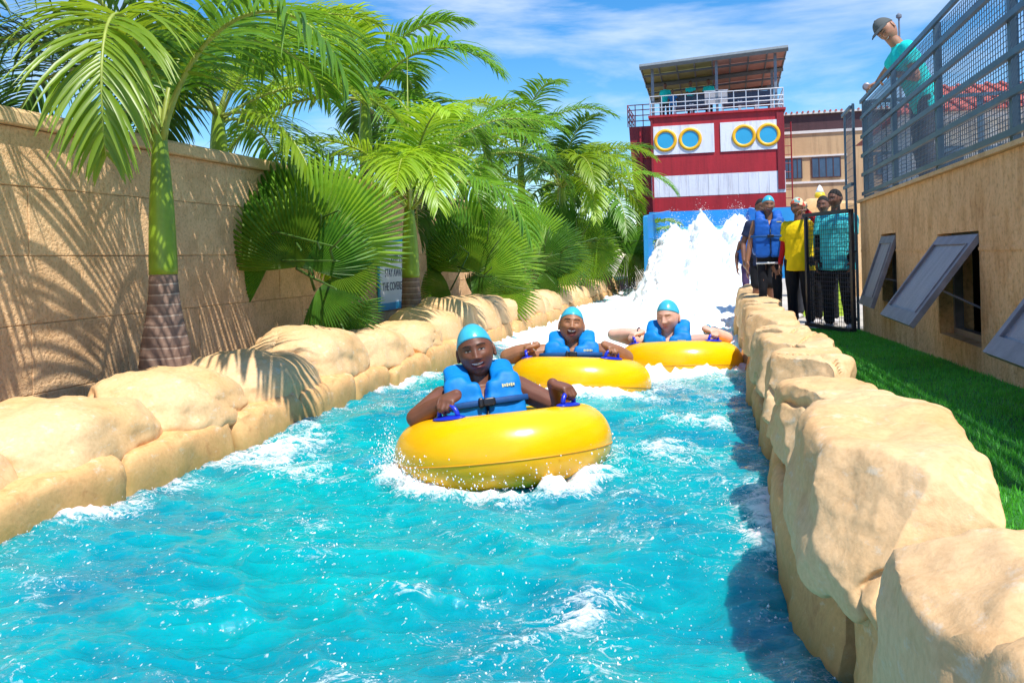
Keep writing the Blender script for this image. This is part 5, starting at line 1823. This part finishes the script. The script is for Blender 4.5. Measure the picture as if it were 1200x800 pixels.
def neoprene(name, col):
    m, n, l, b = new_mat(name)
    t = tex(n, l, 'noise', 14, 4)
    r = ramp(n, [(0.3, tuple(c * 0.86 for c in col)), (0.7, tuple(min(1, c * 1.1) for c in col))])
    l.new(t.outputs[0], r.inputs[0]); l.new(r.outputs[0], b.inputs['Base Color'])
    b.inputs['Roughness'].default_value = 0.55
    b.inputs['Specular IOR Level'].default_value = 0.3
    t2 = tex(n, l, 'noise', 230, 2)
    bump(n, l, b, t2.outputs[0], 0.25, 0.004)
    return m
M['vest'] = neoprene('blue neoprene', (0.0, 0.20, 0.60))
M['vest_deep'] = neoprene('deep blue neoprene', (0.008, 0.10, 0.45))
M['vest_dark'] = plain('dark blue webbing', (0.0, 0.06, 0.22), 0.7, 0.15, 40)
M['black_plastic'] = plain('black plastic', (0.012, 0.013, 0.018), 0.35)
M['logo'] = plain('pale logo print', (0.62, 0.58, 0.32), 0.5)
M['cap_blue'] = plain('light blue latex cap', (0.05, 0.43, 0.62), 0.28, 0.10, 12, bmp=0.25, bscale=28)
def wrap_mat():
    m, n, l, b = new_mat('patterned head wrap')
    t = tex(n, l, 'voronoi', 26)
    r = ramp(n, [(0.0, (0.55, 0.04, 0.03)), (0.35, (0.60, 0.10, 0.04)), (0.5, (0.03, 0.32, 0.36)), (0.8, (0.70, 0.55, 0.35))])
    sp_ = n.new('ShaderNodeSeparateColor')
    l.new(t.outputs['Color'], sp_.inputs[0]); l.new(sp_.outputs[0], r.inputs[0]); l.new(r.outputs[0], b.inputs['Base Color'])
    b.inputs['Roughness'].default_value = 0.8
    return m
M['wrap'] = wrap_mat()
def cloth(name, col, var=0.12):
    return plain(name, col, 0.85, var, 6, spec=0.2, bmp=0.3, bscale=34)
M['tee_cyan'] = cloth('cyan cotton', (0.07, 0.60, 0.66), 0.22)
M['tee_yellow'] = cloth('yellow cotton', (0.80, 0.55, 0.005))
M['tee_red'] = cloth('red cotton', (0.45, 0.015, 0.02))
M['tee_dark'] = cloth('navy cotton', (0.02, 0.03, 0.07))
M['tee_teal'] = cloth('bright turquoise cotton', (0.015, 0.62, 0.60))
M['black_cloth'] = cloth('black cloth', (0.012, 0.013, 0.018))
M['grey_cloth'] = cloth('dark grey cloth', (0.05, 0.055, 0.07))
M['blue_cloth'] = cloth('mid blue cloth', (0.02, 0.16, 0.42))
M['purple_cloth'] = cloth('dusky purple cloth', (0.08, 0.05, 0.13))
M['shoe'] = plain('pale canvas shoe', (0.55, 0.52, 0.52), 0.7)
M['cap_grey'] = cloth('grey cap cloth', (0.10, 0.11, 0.11))

# ------------------------------------------------------------------ yellow rings with blue handles
def vinyl():
    m, n, l, b = new_mat('glossy yellow vinyl')
    t = tex(n, l, 'noise', 3, 4)
    r = ramp(n, [(0.3, (0.93, 0.46, 0.0)), (0.7, (0.95, 0.54, 0.0))])
    l.new(t.outputs[0], r.inputs[0]); l.new(r.outputs[0], b.inputs['Base Color'])
    b.inputs['Roughness'].default_value = 0.26
    b.inputs['Coat Weight'].default_value = 0.1
    b.inputs['Coat Roughness'].default_value = 0.12
    b.inputs['Subsurface Weight'].default_value = 0.35
    b.inputs['Subsurface Radius'].default_value = (0.16, 0.07, 0.01)
    t2 = tex(n, l, 'noise', 5, 3)
    bump(n, l, b, t2.outputs[0], 0.10, 0.03)
    return m
M['vinyl'] = vinyl()
M['seam'] = plain('welded vinyl seam', (0.72, 0.30, 0.0), 0.4)
M['handle'] = plain('royal blue moulded handle', (0.010, 0.030, 0.50), 0.30, 0.12, 10)
RM, RN = 0.40, 0.188
def ring_tube(loc, yaw, tilt, roll, label, handles):
    t = empty('swim_ring', (loc[0], loc[1], loc[2]), label=label, cat='swim ring', group='yellow rings on the water')
    t.rotation_euler = Euler((R(tilt), R(roll), R(yaw)), 'XYZ')
    t.scale = (1.1, 1.1, 1.1)
    N, m_ = 112, 40
    V = []
    for i in range(N):
        a = 2 * PI * i / N
        for j in range(m_):
            b_ = 2 * PI * j / m_
            crease = 1 - 0.010 * math.exp(-((b_ - PI) / 0.5) ** 2) * (0.5 + 0.5 * math.sin(a * 22))
            seam = 1 + 0.006 * (math.exp(-((math.sin(b_) + 0.17) / 0.03) ** 2) if math.cos(b_) > 0 else 0)
            rr_2 = RN * crease * seam
            V.append(((RM + rr_2 * math.cos(b_)) * math.cos(a), (RM + rr_2 * math.cos(b_)) * math.sin(a), rr_2 * math.sin(b_)))
    F = [(i * m_ + j, ((i + 1) % N) * m_ + j, ((i + 1) % N) * m_ + (j + 1) % m_, i * m_ + (j + 1) % m_) for i in range(N) for j in range(m_)]
    mesh_obj('inflated_ring', V, F, M['vinyl'], t, True)
    q = MB(); q.tube([((RM + RN * 0.982) * math.cos(a), (RM + RN * 0.982) * math.sin(a), -0.035) for a in np.linspace(0, 2 * PI, 97)], 0.0042, 6, cap=False); q.build('seam', M['seam'], t, True)
    q = MB(); q.lathe([(0.016, 0), (0.016, 0.012), (0.009, 0.016), (0.009, 0.026), (0.004, 0.028)], 12, (RM * math.cos(2.3), RM * math.sin(2.3), RN - 0.004)); q.build('valve', M['vinyl'], t, True)
    bpy.context.view_layer.update()
    grips = []
    for ph, bt in handles:
        ph_, b_ = R(ph), R(bt)
        c, s = math.cos(ph_), math.sin(ph_)
        p = np.array([(RM + RN * math.cos(b_)) * c, (RM + RN * math.cos(b_)) * s, RN * math.sin(b_)])
        nrm = np.array([math.cos(b_) * c, math.cos(b_) * s, math.sin(b_)])
        tg = np.array([-s, c, 0])
        bn = np.cross(nrm, tg)
        rot = Matrix([list(tg), list(bn), list(nrm)]).transposed()
        q = MB()
        q.ell(p + nrm * 0.000, (0.105, 0.050, 0.014), rot.to_quaternion(), 24, 8)
        base = q
        arc = [p + tg * 0.062 * math.cos(u) + nrm * (0.008 + 0.058 * math.sin(u)) for u in np.linspace(0, PI, 15)]
        base.tube(arc, 0.0125, 10, flat=1.0)
        h = base.build('handle', M['handle'], t, True)
        g = t.matrix_world @ Vector(p + nrm * 0.066)
        grips.append((g, (t.matrix_world.to_3x3() @ Vector(nrm)).normalized(), (t.matrix_world.to_3x3() @ Vector(bn)).normalized()))
    return t, grips

def to_local(obj_loc, yaw, s, p):
    v = (Matrix.Rotation(R(-yaw), 3, 'Z') @ (Vector(p) - Vector(obj_loc))) / s
    return np.array(v)
def dir_local(yaw, d):
    return np.array(Matrix.Rotation(R(-yaw), 3, 'Z') @ Vector(d))

def rider(label, tube_loc, tyaw, tilt, roll, tlabel, handles, loc, yaw, H, fatarm=1.0, poles=None, gripdir=None, **kw):
    t, gr_ = ring_tube(tube_loc, tyaw, tilt, roll, tlabel, handles)
    s = H / 1.74
    arms = {}
    for sd, (g, nrm, bn) in zip((-1, 1), gr_):
        fdw = gripdir[sd] if gripdir and sd in gripdir else (g - Vector((loc[0], loc[1], g.z)))
        fdw = Vector(fdw).normalized()
        w = Vector(g) - fdw * 0.085 * s + Vector((0, 0, 0.034 * s))
        arms[sd] = dict(w=to_local(loc, yaw, s, w), pole=(poles or {}).get(sd, (0.8 * sd, 0.5, -0.5)), f=dir_local(yaw, fdw + Vector((0, 0, -0.18))), p=(0, 0, -1), curl=(0.75, 1.15, 1.0), thumb=-1 if sd > 0 else 1, fat=fatarm)
    return Person(label, loc, yaw, H, legs='sunk', arms=arms, voxel=0.0055, hs=1.10, shw=1.10, **kw)

def band(p, sd, mat, r=0.036, th=0.005):
    d = unit(p.wr[sd] - p.el[sd])
    a1 = unit(np.cross(d, (0, 0, 1)))
    a2 = np.cross(d, a1)
    q = MB(); q.tube([p.wr[sd] * 0.90 + p.el[sd] * 0.10 + r * (math.cos(t) * a1 + math.sin(t) * a2) for t in np.linspace(0, 2 * PI, 20)], th, 6, cap=False)
    p.put(q, 'wristband', mat)
p = rider('woman with light blue cap riding the nearest yellow ring, vest zipped', (-1.29, 4.93, 0.135), 24, -9, -3,
          'nearest yellow ring with the woman looking at the camera', [(-137, 84), (-40, 84)], (-1.39, 5.05, -0.235), 24, 2.18, headoff=(0, -0.01, -0.045),
          fatarm=1.15, poles={-1: (-0.9, 0.35, -0.55), 1: (0.7, 0.5, -0.8)}, skin='deep', lean=(-12, -5), twist=0, head=(4, -5, -10), pelvis=0.06, face='smile', opened=0.30)
p.headwear('swim_cap', M['cap_blue']); p.vest(M['vest'], 0.03, 1.0, 0.415); p.swimsuit(M['tee_dark'])
p = rider('laughing woman with light blue cap riding the middle yellow ring', (-1.28, 7.68, 0.115), 6, -9, 2,
          'middle yellow ring, right behind the nearest one', [(-174, 78), (-52, 80)], (-1.36, 7.78, -0.31), 8, 2.18, headoff=(0, -0.01, -0.04),
          fatarm=1.35, build=1.10, skin='brown', lean=(-10, 0), head=(-4, 5, 4), pelvis=0.06, face='laugh', opened=1.0, plump=0.6)
p.headwear('swim_cap', M['cap_blue']); p.vest(M['vest'], 0.05, 1.08, 0.455); p.swimsuit(M['tee_dark']); band(p, -1, M['white_board'])
p = rider('fair-skinned man with eyes closed riding the farthest yellow ring', (-0.45, 9.10, 0.115), -4, -8, -2,
          'farthest yellow ring, close to the boulders', [(-158, 80), (-36, 82)], (-0.57, 9.22, -0.39), -4, 2.30, headoff=(0, -0.01, -0.045),
          fatarm=1.15, build=1.04, skin='fair', lean=(-6, 0), head=(8, -2, -14), pelvis=0.06, face='closed', opened=0.0,
          poles={-1: (-1.0, 0.2, -0.1), 1: (1.0, 0.1, -0.05)})
p.headwear('swim_cap', M['cap_blue']); p.vest(M['vest'], 0.06, 1.0, 0.40); band(p, -1, M['black_plastic']); band(p, 1, M['sign_blue'])

# ------------------------------------------------------------------ man in a cap leaning over the terrace fence
loc = (2.03, 9.35, 1.776)
s = 1.90 / 1.74
p = Person('man in grey cap and turquoise shirt leaning over the steel fence', loc, -86, 1.90, 'tan', lean=(24, 0), head=(24, 0, 34), face='smile', voxel=0.0085,
           arms={-1: dict(w=to_local(loc, -86, s, (1.69, 10.25, 3.03)), pole=(-0.8, 0.6, 0.2), f=(0, -1, -0.4), p=(0, 0, -1), curl=(0.5, 0.8, 0.6), thumb=1),
                 1: dict(w=to_local(loc, -86, s, (1.72, 9.30, 3.02)), pole=(0.8, 0.7, 0.1), f=(0, -1, -0.5), p=(0, 0, -1), curl=(0.5, 0.8, 0.6), thumb=-1)})
p.shirt(M['tee_teal'], 0.55, -0.10); p.trousers(M['grey_cloth']); p.shoes(M['shoe'])
cap = p.headwear('cap', M['cap_grey'], 0.18, 76, 1.10)
q = MB()
V = []
n_ = 15
for k in range(n_):
    a = R(-62 + 124 * k / (n_ - 1))
    for r_, dz in ((0.088, 0.050), (0.120, 0.046), (0.160 * (0.86 + 0.14 * math.cos(a * 1.3)), 0.028)):
        V.append((math.sin(a) * r_ * 0.86, -math.cos(a) * r_ * 1.10, dz + 0.010 * math.cos(a)))
V = np.array(V)
F = [(k * 3 + j, k * 3 + j + 1, k * 3 + j + 4, k * 3 + j + 3) for k in range(n_ - 1) for j in range(2)]
q.add(V, F); q.add(V + (0, 0, -0.004), [f_[::-1] for f_ in F])
p.put(q, 'brim', M['cap_grey'], cap, matrix=p.Hm)
q = MB(); q.ell((0, -0.004, 0.130), (0.009, 0.009, 0.006)); p.put(q, 'button', M['cap_grey'], cap, matrix=p.Hm)

# ------------------------------------------------------------------ queue behind the gate
QZ = 0.262
QG = 'people queueing on the bank'
p = Person('woman in blue life vest and cap at the front of the queue', (0.63, 12.0, QZ), 4, 1.74, 'mid', head=(4, 4, 4), face='smile', group=QG, voxel=0.009, opened=0.2,
           arms={-1: dict(w=(-0.30, -0.10, 0.86), pole=(-0.9, 0.5, 0)), 1: dict(w=(0.24, -0.06, 0.84))})
p.vest(M['vest_deep'], 0.05); p.headwear('swim_cap', M['cap_blue']); p.trousers(M['black_cloth'], 0.97, 'leggings', 0.88); p.shoes(M['shoe'])
q = MB(); q.tube([p.pz + np.array([0.166 * math.cos(t), 0.124 * math.sin(t), -0.06]) for t in np.linspace(0, 2 * PI, 30)], 0.008, 6, flat=2.0, up=(0, 0, 1), cap=False)
p.put(q, 'waist_cord', M['white_board'])
loc = (1.00, 11.78, QZ)
p = Person('person in yellow shirt, red sleeves and patterned head wrap at the gate', loc, -28, 1.68, 'dark', head=(4, 0, -16), face='calm', group=QG, voxel=0.009, build=1.10,
           arms={1: dict(w=to_local(loc, -28, 1.68 / 1.74, (1.06, 11.42, 1.765)), pole=(0.9, -0.2, -0.7), f=(-0.9, -0.5, -0.1), p=(0, -0.1, -1), curl=(0.6, 0.9, 0.6), thumb=-1),
                 -1: dict(w=(-0.26, -0.04, 0.84))})
p.shirt(M['tee_yellow'], 0.75, -0.14, 1.04, undersleeve=M['tee_red']); p.trousers(M['black_cloth'], 1.0, fat=1.15); p.shoes(M['shoe'])
hw = p.headwear('head_wrap', M['wrap'], 0.30, 86, 1.09, 2.0)
q = MB(); q.ell((0.05, 0.085, 0.03), (0.035, 0.03, 0.03)); q.ell((0.075, 0.075, 0.0), (0.02, 0.03, 0.03)); p.put(q, 'knot', M['wrap'], hw, matrix=p.Hm)
p = Person('young man in cyan shirt with dark sleeves behind the wire gate', (1.40, 11.28, QZ), -22, 1.74, 'dark', head=(0, 0, -22), face='calm', group=QG, voxel=0.009, build=1.16,
           arms={1: dict(w=(0.20, -0.12, 0.82), pole=(0.6, 0.9, 0)), -1: dict(w=(-0.22, -0.10, 0.84))})
p.shirt(M['tee_cyan'], 0.7, -0.16, 1.05, undersleeve=M['black_cloth']); p.trousers(M['black_cloth'], 1.0, fat=1.15); p.shoes(M['shoe']); p.headwear('hair', M['hair'], 0.42, 80, 1.04, 1.5)
p = Person('darker-lit man peering from behind the one in cyan', (1.36, 12.2, QZ), -15, 1.72, 'dark', head=(4, 0, -8), face='calm', group=QG, voxel=0.011)
p.shirt(M['tee_cyan'], 0.6, -0.12); p.trousers(M['black_cloth']); p.shoes(M['shoe']); p.headwear('hair', M['hair'], 0.42, 80, 1.04, 1.5)
p = Person('person half hidden behind the woman in the blue vest', (0.58, 12.95, QZ), 6, 1.76, 'dark', head=(0, 0, 10), face='calm', group=QG, voxel=0.011)
p.shirt(M['tee_dark'], 0.6, -0.12); p.trousers(M['black_cloth'], 0.45, 'shorts'); p.shoes(M['shoe']); p.headwear('hair', M['hair'], 0.42, 80, 1.04, 1.5)
p = Person('short-haired person seen between the yellow shirt and the gate top', (1.22, 13.3, QZ), -10, 1.62, 'mid', face='calm', group=QG, voxel=0.011)
p.shirt(M['tee_cyan'], 0.6, -0.12); p.trousers(M['grey_cloth']); p.shoes(M['shoe']); p.headwear('hair', M['hair'], 0.42, 80, 1.04, 1.5)
p = Person('child in light blue cap and blue vest farthest along the bank', (0.47, 15.0, QZ), 10, 1.46, 'dark', face='calm', group=QG, voxel=0.011)
p.headwear('swim_cap', M['cap_blue']); p.vest(M['vest_deep'], 0.02); p.trousers(M['purple_cloth'], 0.9); p.shoes(M['shoe'])
p = Person('child in yellow shirt and black shorts behind the vest wearer', (0.60, 13.95, QZ), 0, 1.36, 'dark', face='calm', group=QG, voxel=0.011)
p.shirt(M['tee_yellow'], 0.6, -0.10); p.trousers(M['black_cloth'], 0.45, 'shorts'); p.shoes(M['shoe']); p.headwear('hair', M['hair'], 0.42, 80, 1.04, 1.5)
p = Person('child in blue shirt glimpsed through the gate wire', (1.62, 14.6, QZ), -5, 1.34, 'mid', face='calm', group=QG, voxel=0.011)
p.shirt(M['blue_cloth'], 0.6, -0.10); p.trousers(M['grey_cloth']); p.shoes(M['shoe']); p.headwear('hair', M['hair'], 0.42, 80, 1.04, 1.5)

# ------------------------------------------------------------------ figures on the tower deck
DG = 'figures on the tower deck'
DZ = 7.362
for x, y, H_, lab, arms in ((-2.30, 1.7, 1.72, 'figure in cyan shirt at the left end of the tower deck', None),
                            (-1.16, 1.7, 1.74, 'figure in cyan shirt with folded arms on the tower deck', {1: dict(w=(-0.10, -0.20, 1.18), pole=(0.8, 0.1, -0.7)), -1: dict(w=(0.10, -0.22, 1.20), pole=(-0.8, 0.1, -0.7))}),
                            (-0.36, 1.9, 1.80, 'figure in cyan shirt standing by the roof post on the deck', None)):
    p = Person(lab, (x, TY + y, DZ), 0, H_, 'dark', face='calm', group=DG, voxel=0.016, arms=arms)
    p.shirt(M['tee_teal'], 0.6, -0.12); p.trousers(M['grey_cloth']); p.shoes(M['shoe']); p.headwear('hair', M['hair'], 0.42, 80, 1.04, 1.5)
p = Person('smaller figure in a bluish shirt beside the leftmost on the deck', (-1.95, TY + 1.3, DZ), 0, 1.34, 'dark', face='calm', group=DG, voxel=0.016)
p.shirt(M['blue_cloth'], 0.6, -0.12); p.trousers(M['grey_cloth']); p.shoes(M['shoe']); p.headwear('hair', M['hair'], 0.42, 80, 1.04, 1.5)
